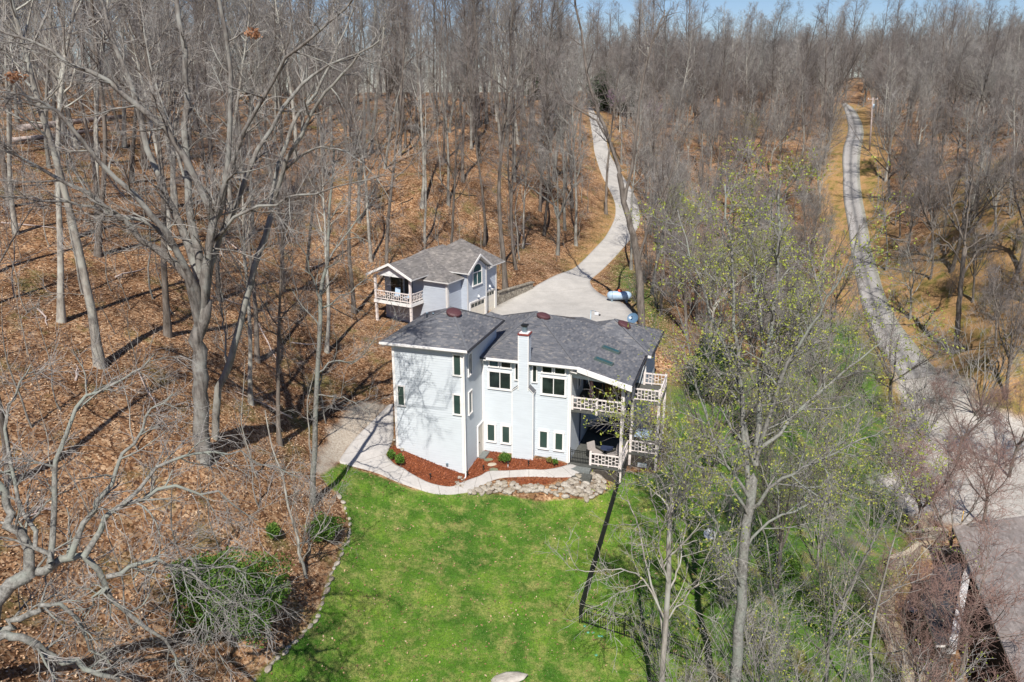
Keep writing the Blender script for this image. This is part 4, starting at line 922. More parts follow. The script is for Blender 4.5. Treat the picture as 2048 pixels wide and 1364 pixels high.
def rock_proto(seed, name, cat, label, group, flat=.5):
    r_ = random.Random(seed); mb = MB(); nl, nr = 5, 8; rings = []
    for i in range(nl + 1):
        ph = math.pi * i / nl; rings.append([(math.sin(ph) * math.cos(2 * math.pi * j / nr) * (.5 + r_.uniform(-.1, .12)), math.sin(ph) * math.sin(2 * math.pi * j / nr) * (.42 + r_.uniform(-.09, .1)), (max(-.7, min(.7, -math.cos(ph) * 1.1)) * flat * (.62 + r_.uniform(-.08, .08)))) for j in range(nr)])
    V = [p for rg in rings for p in rg]; Fq = [[i * nr + j, i * nr + (j + 1) % nr, (i + 1) * nr + (j + 1) % nr, (i + 1) * nr + j] for i in range(nl) for j in range(nr)]
    me = npmesh(name, np.array(V), np.array(Fq), [M['rock']]); o = link(name, me); return tag(o, label, cat, group)
def scatter_rocks(places, name, cat, label, group, flat):
    pro = [rock_proto(80 + i, name, cat, label, group, flat) for i in range(6)]
    for i, (x, y, z, s, rz, ax) in enumerate(places):
        o = pro[i] if i < 6 else pro[i % 6].copy()
        if i >= 6: COL.objects.link(o)
        o.location = (x, y, z); o.scale = (s * ax, s, s); o.rotation_euler = (rng.uniform(-.2, .2), rng.uniform(-.2, .2), rz)
ed = resample(GL(EDGE_PX[1:]), 38); pl_ = []
for i in range(37):
    d_ = ed[i + 1] - ed[i]; pl_.append((ed[i][0] + rng.uniform(-.09, .09), ed[i][1], float(hh(ed[i][0], ed[i][1])) - .03, np.linalg.norm(d_) * rng.uniform(.55, .85), math.atan2(d_[1], d_[0]) + rng.uniform(-.25, .25), rng.uniform(1.1, 1.9)))
scatter_rocks(pl_, "edging_stone", "stone", "flat pale stone in the curved border between the woods and the lawn", "edging stones along the lawn", .45)
RB = GL([(918,992),(950,984),(985,966),(1040,974),(1120,976),(1168,952),(1188,948),(1212,968),(1208,985),(1180,1002),(1120,998),(1060,990),(1000,990),(960,992)]); pl_ = []
bx0, by0 = RB[:, 0].min(), RB[:, 1].min(); bx1, by1 = RB[:, 0].max(), RB[:, 1].max()
while len(pl_) < 260:
    x, y = rng.uniform(bx0, bx1), rng.uniform(by0, by1)
    if sdf(RB, np.array([x]), np.array([y]))[0] > 0: pl_.append((x, y, float(hh(x, y)) + rng.uniform(0, .1), rng.uniform(.18, .48), rng.uniform(0, 3.1), rng.uniform(.8, 1.5)))
scatter_rocks(pl_, "bank_rock", "rock", "pale limestone rock piled in the bank below the curving walkway", "rocks in the bank below the walkway", .6)
pl_ = [(g[0] + rng.uniform(-.28, .28), g[1] + rng.uniform(-.55, .5), 0, rng.uniform(.12, .22), rng.uniform(0, 3), 1.0) for g in [G(921, 966)] * 26]
pl_ = [(x, y, float(hh(x, y)) + .04, s, r_, ax) for x, y, z, s, r_, ax in pl_]
scatter_rocks(pl_, "splash_stone", "stone", "small tan stone in the pile where the downspout drains beside the walkway", "stones under the corner downspout", .6)
pl_ = [(g[0] + rng.uniform(-.5, .6), g[1] + rng.uniform(-.3, .3), 0, rng.uniform(.2, .38), rng.uniform(0, 3), 1.2) for g in [G(795, 888)] * 8 + [G(808, 896)] * 5]
pl_ = [(x, y, float(hh(x, y)) + .05, s, r_, ax) for x, y, z, s, r_, ax in pl_]
scatter_rocks(pl_, "corner_rock", "rock", "brownish rock at the left front corner of the house, by the concrete", "rocks at the left corner of the house", .7)
g1 = G(1015, 1362); o = rock_proto(7, "boulder", "boulder", "flat tan boulder lying at the bottom edge of the lawn", None, .35); o.location = (g1[0], g1[1], g1[2] + .02); o.scale = (1.9, 1.0, .7); o.rotation_euler = (0, 0, .2)
for (px, py, lab) in ((977, 921, "topmost mossy stepping stone in the red mulch"), (984, 931, "pale middle stepping stone in the red mulch"), (987, 940, "lowest mossy stepping stone, beside the walkway")):
    g1 = G(px, py); p_ = empty("stepping_stone", (g1[0], g1[1], g1[2] + .0), rng.uniform(-.3, .3), lab, "stepping stone", "stepping stones in the mulch bed")
    MB().lathe((0, 0, -.05), [(.30, 0), (.32, .06), (.30, .1), (.05, .105)], 'flag' if 'mossy' in lab else 'pavers', 7, False).build("slab", p_); p_.scale = (1, .7, 1)
for (px, py, z, lab) in ((957, 905, .25, "upper grey concrete step below the cream side door"), (967, 912, .1, "lower grey concrete step below the cream side door")):
    g1 = G(px, py); p_ = empty("door_step", (g1[0], g1[1], g1[2]), -TH, lab, "step", "steps at the side door"); MB().box(-.28, .28, -.5, .5, -.1, z, 'steps').build("slab", p_, .02)
for (px, py, lab) in ((967, 944, "black path light below the door steps"), (1016, 937, "black and white path light in front of the green tuft"), (1057, 934, "black path light in front of the chimney"), (1109, 934, "small path light right of the chimney, by the low shrubs"), (861, 962, "low black path light in the left mulch bed"), (935, 956, "small black path light right of the downspout stones")):
    g1 = G(px, py); p_ = empty("path_light", tuple(g1), 0, lab, "path light", "path lights along the walkway")
    MB().lathe((0, 0, -.05), [(.02, 0), (.02, .3)], 'white' if 'white' in lab else 'metal_black', 8).build("stake", p_); MB().lathe((0, 0, .25), [(.035, 0), (.045, .02), (.045, .1), (.09, .12), (.02, .18)], 'metal_black', 12).build("lamp_head", p_)
for i, (px, py) in enumerate(((1169, 1256), (1176, 1267), (1186, 1270), (1198, 1277), (1204, 1278), (1192, 1316))):
    g1 = G(px, py); p_ = empty("irrigation_cap", (g1[0], g1[1], g1[2]), 0, ["mint green cap in the grass nearest the fence corner", "mint green cap second from the fence corner", "mint green cap third from the fence corner", "mint green cap of the right pair below the fence, left one", "mint green cap of the right pair below the fence, right one", "mint green cap lying alone lowest on the lawn"][i], "cap", "mint green caps on the lawn")
    MB().lathe((0, 0, -.02), [(.07, 0), (.08, .03), (.06, .05), (.001, .055)], 'mint', 12).build("disc", p_)
g1 = G(1418, 1080); p_ = empty("dish_antenna", tuple(g1), 0, "white round dish standing on a short post in the right lawn", "satellite dish")
dish(p_, (0, 0, .35), (-.1, -.75, 1.0), .36, 'dish'); MB().tube([(0, .1, -.3), (0, .02, .36)], .025, 'grey_metal', 8).build("mast", p_)
# ================================================================ NEIGHBOUR HOUSE (lower right)
NZ = -3.6
nb_c = atz(1960, 1200, NZ)
nb = empty("neighbour_house", (nb_c[0], nb_c[1], -7.3), 0, "neighbouring house with wide grey shingle roof and dark porch, bottom right corner", "house")
o3 = np.array([nb_c[0], nb_c[1], -7.3])
def nz(px, py, z): return atz(px, py, z) - o3
E0, E1 = nz(1905, 1052, -3.9), nz(2040, 1370, -3.9); ed_ = (E1 - E0) / np.linalg.norm(E1 - E0); E2 = E1 + ed_ * 4; nr_ = np.array([-ed_[1], ed_[0], 0]); nr_ = nr_ if nr_[0] > 0 else -nr_
up5 = nr_ * 5.2 + [0, 0, 1.9]
MB().slab([E0, E2, E2 + up5, E0 + up5], .14, 'nshingle', 'trim').build("roof", nb)
MB().slab([E0 + up5, E2 + up5, E2 + nr_ * 10.4, E0 + nr_ * 10.4], .14, 'nshingle', 'trim').build("roof", nb)
w0, w1 = E0 + nr_ * .5 + ed_ * .4, E2 + nr_ * .5 - ed_ * .4
MB().slab([w0 - [0, 0, .15], w1 - [0, 0, .15], w1 + nr_ * 9.4 - [0, 0, .15], w0 + nr_ * 9.4 - [0, 0, .15]], 3.8, 'skirt', 'skirt').build("wall", nb)
M['ndark'] = simple('dark_roof', (.045, .045, .05), .85, .3, 5)
mb = MB(); mb.slab([nz(1868, 1135, -4.6), nz(1840, 1200, -4.6), nz(1872, 1290, -4.6), nz(1905, 1290, -4.6), nz(1950, 1120, -4.6)], .15, 'ndark', 'trim'); mb.build("porch_roof", nb)
mb = MB(); mb.slab([nz(1950, 1090, -4.35), nz(1925, 1150, -4.35), nz(1897, 1292, -4.35), nz(1914, 1292, -4.35), nz(1940, 1155, -4.35), nz(1966, 1095, -4.35)], .5, 'gtrim', 'gtrim'); mb.build("parapet", nb)
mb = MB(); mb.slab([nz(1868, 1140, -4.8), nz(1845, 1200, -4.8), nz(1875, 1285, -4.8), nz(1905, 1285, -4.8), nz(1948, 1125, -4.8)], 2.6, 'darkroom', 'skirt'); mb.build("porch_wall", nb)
def rwall(pts, h, label):
    P3 = GL(pts); root = empty("garden_wall", tuple(P3[0]), 0, label, "wall"); mb = MB()
    for a1, b1 in zip(P3[:-1] - P3[0], P3[1:] - P3[0]): mb.beam(a1 + [0, 0, h / 2 - .2], b1 + [0, 0, h / 2 - .2], .3, h + .4, 'stonewall')
    mb.build("stonework", root); mb = MB()
    for a1, b1 in zip(P3[:-1] - P3[0], P3[1:] - P3[0]): mb.beam(a1 + [0, 0, h + .03], b1 + [0, 0, h + .03], .36, .07, 'pavers')
    mb.build("coping", root)
rwall([(1842, 1083), (1868, 1080), (1890, 1082)], .8, "low garden wall across the top of the neighbour's walk"); rwall([(1775, 1142), (1810, 1130), (1835, 1110)], .9, "low garden wall at the edge of the neighbour's lawn")
g1 = G(1838, 1270); p_ = empty("utility_cabinet", tuple(g1), .1, "pale green metal cabinet beside the neighbour's curved path", "cabinet")
MB().box(-.28, .28, -.28, .28, 0, .8, 'dish').build("body", p_, .02); MB().box(-.3, .3, -.3, .3, .8, .84, 'white').build("lid", p_); MB().box(-.2, .2, -.295, -.283, .45, .6, 'metal_black').build("louvre", p_)
g1 = G(1822, 1232); p_ = empty("garden_chair", tuple(g1), .6, "white garden chair beside the neighbour's curved path", "chair")
MB().box(-.25, .25, -.25, .25, .38, .42, 'white').build("seat", p_); MB().box(-.25, .25, .22, .26, .42, .85, 'white').build("backrest", p_)
for x in (-.22, .22):
    for y in (-.22, .22): MB().box(x - .02, x + .02, y - .02, y + .02, 0, .38, 'white').build("leg", p_)
g1 = G(1922, 1050); p_ = empty("marker_post", tuple(g1), 0, "thin yellow marker post at the edge of the neighbour's roof", "post"); M['yellow'] = simple('yellow_paint', (.6, .35, .04), .5, .1); MB().tube([(0, 0, 0), (0, 0, 1.1)], .03, 'yellow', 8).build("post", p_)
# ================================================================ TREES
def unit(v): return v / np.maximum(np.linalg.norm(v, axis=-1, keepdims=True), 1e-9)
def walk(st, di, L, r, K, wob, trop, g, tip=.25):
    n_ = len(st); P = np.zeros((n_, K, 3)); P[:, 0] = st; d = unit(di); step = (L / (K - 1))[:, None]
    for k in range(1, K):
        d = unit(d + g.normal(0, wob, (n_, 3)) + np.array([0, 0, trop])); P[:, k] = P[:, k - 1] + d * step
    s = np.linspace(0, 1, K)[None]; return P, r[:, None] * (1 - (1 - tip) * s)
def sprout(P, Rr, m_, t0, t1, ang, g, amin=.6, rfac=.55, bias=None):
    """children along each branch: start, direction, parent parameter, radius"""
    n_, K, _ = P.shape
    t = t0 + (t1 - t0) * (np.arange(m_)[None] + g.random((n_, m_))) / m_
    x = t * (K - 1); i = np.clip(x.astype(int), 0, K - 2); f = (x - i)[..., None]; rows = np.arange(n_)[:, None]
    st = P[rows, i] * (1 - f) + P[rows, i + 1] * f; tg = unit(P[rows, i + 1] - P[rows, i])
    rp_ = Rr[rows, i] * (1 - f[..., 0]) + Rr[rows, i + 1] * f[..., 0]
    rnd = g.normal(0, 1, st.shape)
    if bias is not None: rnd = rnd + bias
    pe = unit(rnd - (rnd * tg).sum(-1, keepdims=True) * tg)
    a = ang * (amin + (1 - amin) * 2 * g.random((n_, m_)))[..., None]
    di = tg * np.cos(a) + pe * np.sin(a)
    return st.reshape(-1, 3), di.reshape(-1, 3), t.ravel(), (rp_ * rfac).ravel()
def tubes(sets, sides):
    """list of (P (n,K,3), R (n,K)) -> verts, quads"""
    Vs, Fs, base = [], [], 0
    for (P, Rr), S in zip(sets, sides):
        if len(P) == 0: continue
        n_, K, _ = P.shape; T = np.empty_like(P); T[:, 1:-1] = P[:, 2:] - P[:, :-2]; T[:, 0] = P[:, 1] - P[:, 0]; T[:, -1] = P[:, -1] - P[:, -2]; T = unit(T)
        ref = np.where(np.abs(T[:, :1, 2:3]) > .8, np.array([1., 0, 0]), np.array([0, 0, 1.])); X = unit(np.cross(T, np.broadcast_to(ref, T.shape))); Y = np.cross(T, X)
        an = 2 * np.pi * np.arange(S) / S
        V = P[:, :, None] + Rr[:, :, None, None] * (X[:, :, None] * np.cos(an)[:, None] + Y[:, :, None] * np.sin(an)[:, None])
        I = base + np.arange(n_ * K * S).reshape(n_, K, S); J = np.roll(I, -1, 2)
        Fs.append(np.stack([I[:, :-1], J[:, :-1], J[:, 1:], I[:, 1:]], -1).reshape(-1, 4)); Vs.append(V.reshape(-1, 3)); base += n_ * K * S
    return np.concatenate(Vs), np.concatenate(Fs)
def tmesh(name, sets, sides, m):
    V, Fq = tubes(sets, sides); return npmesh(name, V, Fq, [m], smooth=True)
def leafquads(C, size, g, m, name, flat=0.0):
    n_ = len(C); a = unit(g.normal(0, 1, (n_, 3)) * [1, 1, 1 - flat]); b_ = g.normal(0, 1, (n_, 3)); b_ = unit(b_ - (b_ * a).sum(-1, keepdims=True) * a)
    s = size * (.6 + .8 * g.random((n_, 1))); q = np.stack([C - a * s, C + b_ * s * .6, C + a * s, C - b_ * s * .6], 1)
    return npmesh(name, q.reshape(-1, 3), np.arange(n_ * 4).reshape(n_, 4), [m])
def tall_tree(seed, H, r, limbs=20, dens=1.0, lo=.42, twig=.011, spread=.95, wob=.035):
    g = np.random.default_rng(seed)
    t0 = walk(np.array([[0, 0, -.4]]), np.array([[g.normal(0, .05), g.normal(0, .05), 1.]]), np.array([H]), np.array([r]), 16, wob, .05, g, .12)
    t0[1][0, 0] *= 1.5; t0[1][0, 1] *= 1.08
    st, di, t, rr_ = sprout(*t0, limbs, lo, .98, R(48), g)
    L = (1.1 + (1 - t) * H * .30) * (.7 + .6 * g.random(len(t))) * spread
    l1 = walk(st, di, L, np.minimum(rr_, .012 + L * .012), 7, .13, .12, g, .3)
    st, di, t, rr_ = sprout(*t0, max(3, limbs // 5), .15, lo, R(75), g)       # thin dead limbs low on the bole
    l1b = walk(st, di, 1.0 + g.random(len(t)) * 1.8, np.full(len(t), .016), 7, .2, .02, g, .3)
    A = (np.concatenate([l1[0], l1b[0]]), np.concatenate([l1[1], l1b[1]]))
    LA = np.concatenate([L, np.full(len(t), 1.5)])
    m2 = max(3, int(7 * dens)); st, di, t, rr_ = sprout(*A, m2, .2, 1, R(42), g)
    L2 = np.repeat(LA, m2) * (.55 - .3 * t) * (.6 + .7 * g.random(len(t))) + .25
    l2 = walk(st, di, L2, np.clip(rr_, .01, .03), 4, .16, .06, g, .35)
    m3 = max(3, int(6 * dens)); st, di, t, rr_ = sprout(*l2, m3, .15, 1, R(40), g)
    l3 = walk(st, di, .35 + g.random(len(t)) * .65, np.full(len(t), twig), 3, .2, .05, g, .4)
    return [t0, A], [8, 4], [l2, l3], [3, 3]
def broad_tree(seed, H, r, forks=5, m2=11, dens=1.0, twig=.011, ang=30, first=.32, trop=.10):
    g = np.random.default_rng(seed)
    t0 = walk(np.array([[0, 0, -.4]]), np.array([[g.normal(0, .04), g.normal(0, .04), 1.]]), np.array([H * first + .4]), np.array([r]), 6, .04, .05, g, .75)
    t0[1][0, 0] *= 1.45
    st, di, t, rr_ = sprout(*t0, forks, .72, 1, R(ang), g, .35, .62)
    l1 = walk(st, di, H * (.52 + .18 * g.random(forks)), rr_, 9, .10, trop, g, .16)
    st, di, t, rr_ = sprout(*l1, m2, .18, .98, R(42), g)
    L2 = H * .26 * (1.15 - t) * (.6 + .7 * g.random(len(t))) + .4
    l2 = walk(st, di, L2, np.minimum(rr_, .01 + L2 * .014), 6, .15, .09, g, .3)
    m3 = max(3, int(7 * dens)); st, di, t, rr_ = sprout(*l2, m3, .15, 1, R(42), g)
    L3 = np.repeat(L2, m3) * .42 * (.5 + .7 * g.random(len(t))) + .2
    l3 = walk(st, di, L3, np.clip(rr_, .01, .02), 4, .18, .05, g, .4)
    m4 = max(3, int(5 * dens)); st, di, t, rr_ = sprout(*l3, m4, .15, 1, R(40), g)
    l4 = walk(st, di, .25 + g.random(len(t)) * .5, np.full(len(t), twig), 3, .2, .04, g, .4)
    return [t0, l1, l2], [8, 6, 4], [l3, l4], [3, 3]
def sapling(seed, H, r, n1=12, n2=5, spread=1.0):
    g = np.random.default_rng(seed)
    t0 = walk(np.array([[0, 0, -.3]]), np.array([[g.normal(0, .1), g.normal(0, .1), 1.]]), np.array([H]), np.array([r]), 9, .08, .05, g, .15)
    st, di, t, rr_ = sprout(*t0, n1, .3, 1, R(50), g); L = (.4 + (1 - t) * H * .28) * spread
    l1 = walk(st, di, L, np.clip(rr_, .008, .02), 5, .15, .12, g, .4)
    st, di, t, rr_ = sprout(*l1, n2, .2, 1, R(42), g); l2 = walk(st, di, .2 + g.random(len(t)) * .5, np.full(len(t), .008), 3, .2, .06, g, .5)
    return [t0], [5], [l1, l2], [3, 3]
def thicket(seed, H, stems=9, twigr=.009):
    g = np.random.default_rng(seed); n_ = stems
    st = np.concatenate([g.normal(0, .18, (n_, 2)), np.full((n_, 1), -.2)], 1); di = np.concatenate([g.normal(0, .35, (n_, 2)), np.ones((n_, 1))], 1)
    t0 = walk(st, di, H * (.6 + .5 * g.random(n_)), .022 + .03 * g.random(n_), 9, .07, .04, g, .2)
    st, di, t, rr_ = sprout(*t0, 11, .2, 1, R(42), g); L = H * .28 * (.4 + .8 * g.random(len(t)))
    l1 = walk(st, di, L, np.clip(rr_, .009, .02), 5, .13, .07, g, .35)
    st, di, t, rr_ = sprout(*l1, 8, .15, 1, R(38), g); l2 = walk(st, di, .25 + g.random(len(t)) * .55, np.full(len(t), twigr), 3, .18, .04, g, .5)
    return [t0], [6], [l1, l2], [3, 3]
PROTO = {}
def proto(key, spec, bk_, tw_):
    PROTO[key] = (tmesh("trunk", spec[0], spec[1], M[bk_]), tmesh("crown", spec[2], spec[3], M[tw_]))
for i in range(6): proto(f'tall{i}', tall_tree(100 + i, 21 + 1.4 * i, .19 + .02 * (i % 3), 22 + 2 * (i % 3), 1.0, .40 + .03 * (i % 3)), ['bark_grey', 'bark_brown'][i % 2], ['twig_grey', 'twig_brown'][i % 2])
for i in range(4): proto(f'broad{i}', broad_tree(200 + i, 16 + i, .20 + .02 * i, 6 + i % 2, 11, 1.05, .0115, 26 + 4 * i), ['bark_grey', 'bark_brown'][i % 2], ['twig_grey', 'twig_brown', 'twig_grey', 'twig_brown'][i])
for i in range(4): proto(f'sap{i}', sapling(300 + i, 5.5 + i * .9, .035 + .008 * i), 'bark_grey', ['twig_grey', 'twig_brown'][i % 2])
for i in range(3): proto(f'thick{i}', thicket(400 + i, 5.5 + i, 9 + i), 'bark_grey', ['twig_grey', 'twig_brown', 'twig_grey'][i])
proto('red0', broad_tree(510, 11, .14, 6, 11, 1.15, .010, 34, .28), 'bark_brown', 'twig_red'); proto('red1', broad_tree(511, 9, .11, 5, 10, 1.1, .010, 36, .28), 'bark_brown', 'twig_red')
trees = []
def put(key, x, y, s, rz, name, label, cat, group=None, tilt=(0, 0), z=None, sz=1.0):
    z = float(hh(x, y)) if z is None else z
    e = empty(name, (x, y, z), 0, label, cat, group); e.rotation_euler = (tilt[0], tilt[1], 0); e.scale = (s, s, s * sz)
    for nm, me in zip(("trunk", "crown"), PROTO[key]): link(nm, me, e).rotation_euler = (0, 0, rz)
    trees.append((x, y)); return e
def unit_leaves(par, n_, rad, hgt, size, m, name='foliage', seed=1, z0=.2):
    g = np.random.default_rng(seed); d = unit(g.normal(0, 1, (n_, 3))); rr_ = g.random((n_, 1)) ** .45
    lump = 1 + .34 * np.sin(d[:, :1] * 5 + seed) * np.cos(d[:, 1:2] * 4 + seed * 2) + .12 * np.sin(d[:, 2:] * 9)
    C = d * rr_ * lump * [rad, rad, hgt / 2] + [0, 0, hgt / 2 + z0]
    return link(name, leafquads(C, size, g, M[m], name), par)
# ---- hero trees: limbs surveyed as pixel + distance, then grown outwards
def hero(name, label, base, limbs, bk_, tw_, seed, m2=9, m3=7, m4=5, twig=.008, leaf=None, L2=(1.0, 2.6), group=None, K=14, jit=.05, tip=.3, up=.05):
    g = np.random.default_rng(seed); O = np.array(base, float); root = empty(name, tuple(O), 0, label, "tree", group); big = []
    for pts, ra, rb in limbs:
        P = resample(np.array([atd(px, py, d) for px, py, d in pts]) - O, K)
        P[1:-1] += g.normal(0, jit, (K - 2, 3)); rad_ = ra + (rb - ra) * np.linspace(0, 1, K) ** .8
        if rb > .13: P[-1] = P[-2] + (P[-2] - P[-3]) * .25; rad_[-1] = .01      # rounded end inside the fork
        big.append((P[None], rad_[None]))
    Pb = np.concatenate([b_[0] for b_ in big]); Rb = np.concatenate([b_[1] for b_ in big])
    limb_ix = np.array([i for i, l in enumerate(limbs) if not (len(l) > 3)] , int) if False else np.arange(len(limbs))
    crowned = np.array([i for i in limb_ix if limbs[i][2] < .13], int)
    st, di, t, rr_ = sprout(Pb[crowned], Rb[crowned], m2, .12, 1.0, R(48), g, .5, .6)
    l2 = walk(st, di, (L2[0] + (L2[1] - L2[0]) * g.random(len(t))) * (1.15 - .5 * t), np.clip(rr_, .014, .045), 6, .16, up, g, .35)
    st, di, t, rr_ = sprout(*l2, m3, .15, 1, R(42), g); l3 = walk(st, di, .45 + g.random(len(t)) * .9, np.clip(rr_, .009, .02), 5, .17, .04, g, .45)
    st, di, t, rr_ = sprout(*l3, m4, .15, 1, R(40), g); l4 = walk(st, di, .18 + g.random(len(t)) * .45, np.full(len(t), twig), 3, .2, .02, g, .5)
    link("trunk", tmesh("trunk", [(Pb, Rb), l2], [10, 5], M[bk_]), root); link("crown", tmesh("crown", [l3, l4], [4, 3], M[tw_]), root)
    if leaf:
        k_, frac, size = leaf; tipz = l4[0][:, -1]; tipz = tipz[g.random(len(tipz)) < frac]; C = np.repeat(tipz, 4, 0) + g.normal(0, .05, (len(tipz) * 4, 3))
        link("foliage", leafquads(C, size, g, M[k_], "foliage"), root)
    trees.append((O[0], O[1])); return root
z1 = lambda x, y: (x * .3418, y * .3418)                      # surveyed from an enlargement of the top left
z2 = lambda x, y: (x * .3418, 466 + y * .3418)
z3 = lambda x, y: (x * .3418, 900 + y * .3418)
def LM(f, pts, d0, d1, ra, rb):
    n_ = len(pts); return ([(*(f(*p) if f else p), d0 + (d1 - d0) * i / (n_ - 1)) for i, p in enumerate(pts)], ra, rb)
bA = G(407, 925)
hero("oak_tree", "giant forked tree with a thick furrowed trunk and fanning limbs, left of the house", bA, [
 ([(407, 935, bA[1]), (404, 850, bA[1] + .1), (401, 750, bA[1]), (402, 650, bA[1]), (403, 585, bA[1])], .40, .31),
 LM(None, [(402, 665), (392, 600), (375, 545), (330, 508), (270, 470), (235, 430), (170, 385), (100, 345), (30, 305), (-40, 290)], bA[1], bA[1] - 3, 0.216, 0.030),
 LM(None, [(402, 650), (395, 580), (365, 525), (330, 460), (280, 400), (200, 330), (125, 225), (60, 200), (-30, 165)], bA[1], bA[1] - 4, 0.200, 0.025),
 LM(None, [(402, 650), (398, 575), (370, 470), (335, 400), (305, 330), (285, 240), (250, 130), (215, 50), (190, -40)], bA[1], bA[1] + 3, 0.232, 0.076),
 LM(None, [(403, 650), (402, 560), (390, 470), (378, 380), (370, 250), (372, 130), (360, 20), (350, -50)], bA[1], bA[1] + 1.5, 0.240, 0.085),
 LM(None, [(404, 655), (407, 570), (415, 480), (410, 400), (372, 310), (320, 250), (250, 190), (150, 130), (60, 80), (-20, 50)], bA[1], bA[1] - 2.5, 0.208, 0.034),
 LM(None, [(404, 650), (408, 560), (425, 470), (445, 380), (462, 250), (465, 120), (440, 30), (430, -40)], bA[1], bA[1] - 1, 0.224, 0.076),
 LM(None, [(406, 650), (415, 560), (440, 480), (470, 410), (500, 330), (545, 250), (590, 170), (650, 130), (740, 95)], bA[1], bA[1] + 2, 0.160, 0.034),
 LM(None, [(405, 640), (412, 540), (430, 430), (470, 300), (520, 210), (560, 130), (620, 80), (690, 20), (720, -20)], bA[1], bA[1] - 3, 0.136, 0.034),
 LM(None, [(430, 480), (480, 430), (560, 400), (630, 385), (700, 370), (770, 350)], bA[1], bA[1] - 4, 0.088, 0.017),
 LM(None, [(370, 530), (300, 450), (200, 420), (120, 405), (40, 395), (-30, 380)], bA[1], bA[1] - 5, 0.112, 0.025),
 LM(None, [(385, 410), (340, 260), (320, 190), (290, 90), (280, 0)], bA[1] + 1, bA[1] + 4, 0.080, 0.034)],
 'bark_hero', 'twig_grey', 1, 14, 8, 5, .008, None, (1.2, 3.2), jit=.08)
bB = G(432, 880)
hero("leaning_tree", "pale leaning tree growing beside the giant forked trunk", bB, [
 ([(430, 900, bB[1]), (435, 800, bB[1]), (465, 710, bB[1]), (487, 620, bB[1]), (510, 540, bB[1]), (528, 480, bB[1] + .5), (548, 400, bB[1] + 1)], .20, .14),
 LM(None, [(548, 400), (575, 320), (610, 260), (650, 190), (700, 130), (760, 80)], bB[1] + 1, bB[1] - 1, .125, .035),
 LM(None, [(540, 420), (560, 330), (590, 240), (640, 170), (690, 60), (710, -20)], bB[1] + 1, bB[1] + 4, .12, .035),
 LM(None, [(455, 735), (447, 660), (442, 600), (436, 530)], bB[1], bB[1] + .5, .06, .02),
 LM(None, [(565, 345), (620, 300), (680, 300), (740, 340), (780, 400)], bB[1] + 1, bB[1] - 2, .07, .015)], 'bark_grey', 'twig_grey', 2, 9, 7, 4)
bC = np.array([-16.2, 19.0, float(hh(-16.2, 19.0))])
hero("lichen_tree", "pale lichen covered tree with low spreading limbs, at the lower left edge", bC, [
 ([(-160, 1500, 19), (-90, 1330, 19.3), (-30, 1250, 19.8), (20, 1180, 20.2), (70, 1146, 20.4)], .28, .19),
 LM(z3, [(60, 800), (150, 745), (220, 720), (300, 690), (400, 640), (500, 630), (570, 680), (630, 760), (680, 880), (800, 960), (900, 1050), (1000, 1160), (1080, 1280), (1110, 1420)], 20.3, 22, .185, .03),
 LM(z3, [(630, 740), (750, 700), (900, 660), (1050, 670), (1170, 740), (1300, 870), (1400, 900), (1560, 1020)], 20.8, 22, .085, .018),
 LM(z3, [(1060, 672), (1200, 665), (1330, 700), (1430, 745), (1500, 850), (1580, 890)], 21.3, 23, .05, .012),
 LM(z3, [(1170, 740), (1230, 880), (1225, 1020), (1215, 1180)], 21.5, 21.8, .035, .012),
 LM(z3, [(490, 625), (560, 480), (680, 350), (800, 300), (950, 245), (1180, 240), (1300, 270), (1440, 370), (1510, 410)], 20.7, 23, .10, .016),
 LM(z3, [(680, 350), (830, 210), (1000, 80), (1100, 30), (1260, 10), (1400, 20), (1600, 110), (1750, 160)], 21.2, 24, .07, .014),
 LM(z3, [(410, 630), (420, 520), (500, 380), (600, 290), (660, 160), (690, 60), (760, -40), (860, -180), (960, -250), (1010, -330)], 20.6, 22.5, .10, .02),
 LM(z3, [(290, 690), (310, 520), (310, 320), (290, 150), (360, 0), (440, -280), (560, -330), (700, -400), (900, -560)], 20.5, 23, .10, .018),
 LM(z3, [(175, 745), (185, 690), (140, 540), (60, 380), (0, 230), (-120, 60)], 20.4, 21, .17, .08),
 LM(z3, [(300, 660), (200, 480), (120, 300), (60, 100), (20, -160), (60, -320), (180, -500)], 20.4, 22, .09, .02),
 LM(z3, [(640, 820), (560, 850), (500, 950), (490, 1050), (540, 1200), (560, 1350)], 20.9, 21.2, .06, .02),
 LM(z3, [(780, 760), (900, 640), (1000, 560), (1150, 600)], 21, 22, .03, .01),
 LM(z3, [(0, 1060), (100, 990), (200, 930), (340, 910), (430, 1040), (500, 1150), (640, 1250)], 20, 20.8, .13, .03),
 LM(z3, [(-40, 1110), (90, 1090), (180, 1130), (300, 1200), (450, 1260), (580, 1310), (700, 1350)], 19.4, 20.4, .14, .06)],
 'bark_pale', 'twig_grey', 3, 10, 7, 4, .007, None, (.7, 1.9), up=.0, jit=.09)
bD = G(627, 1010)
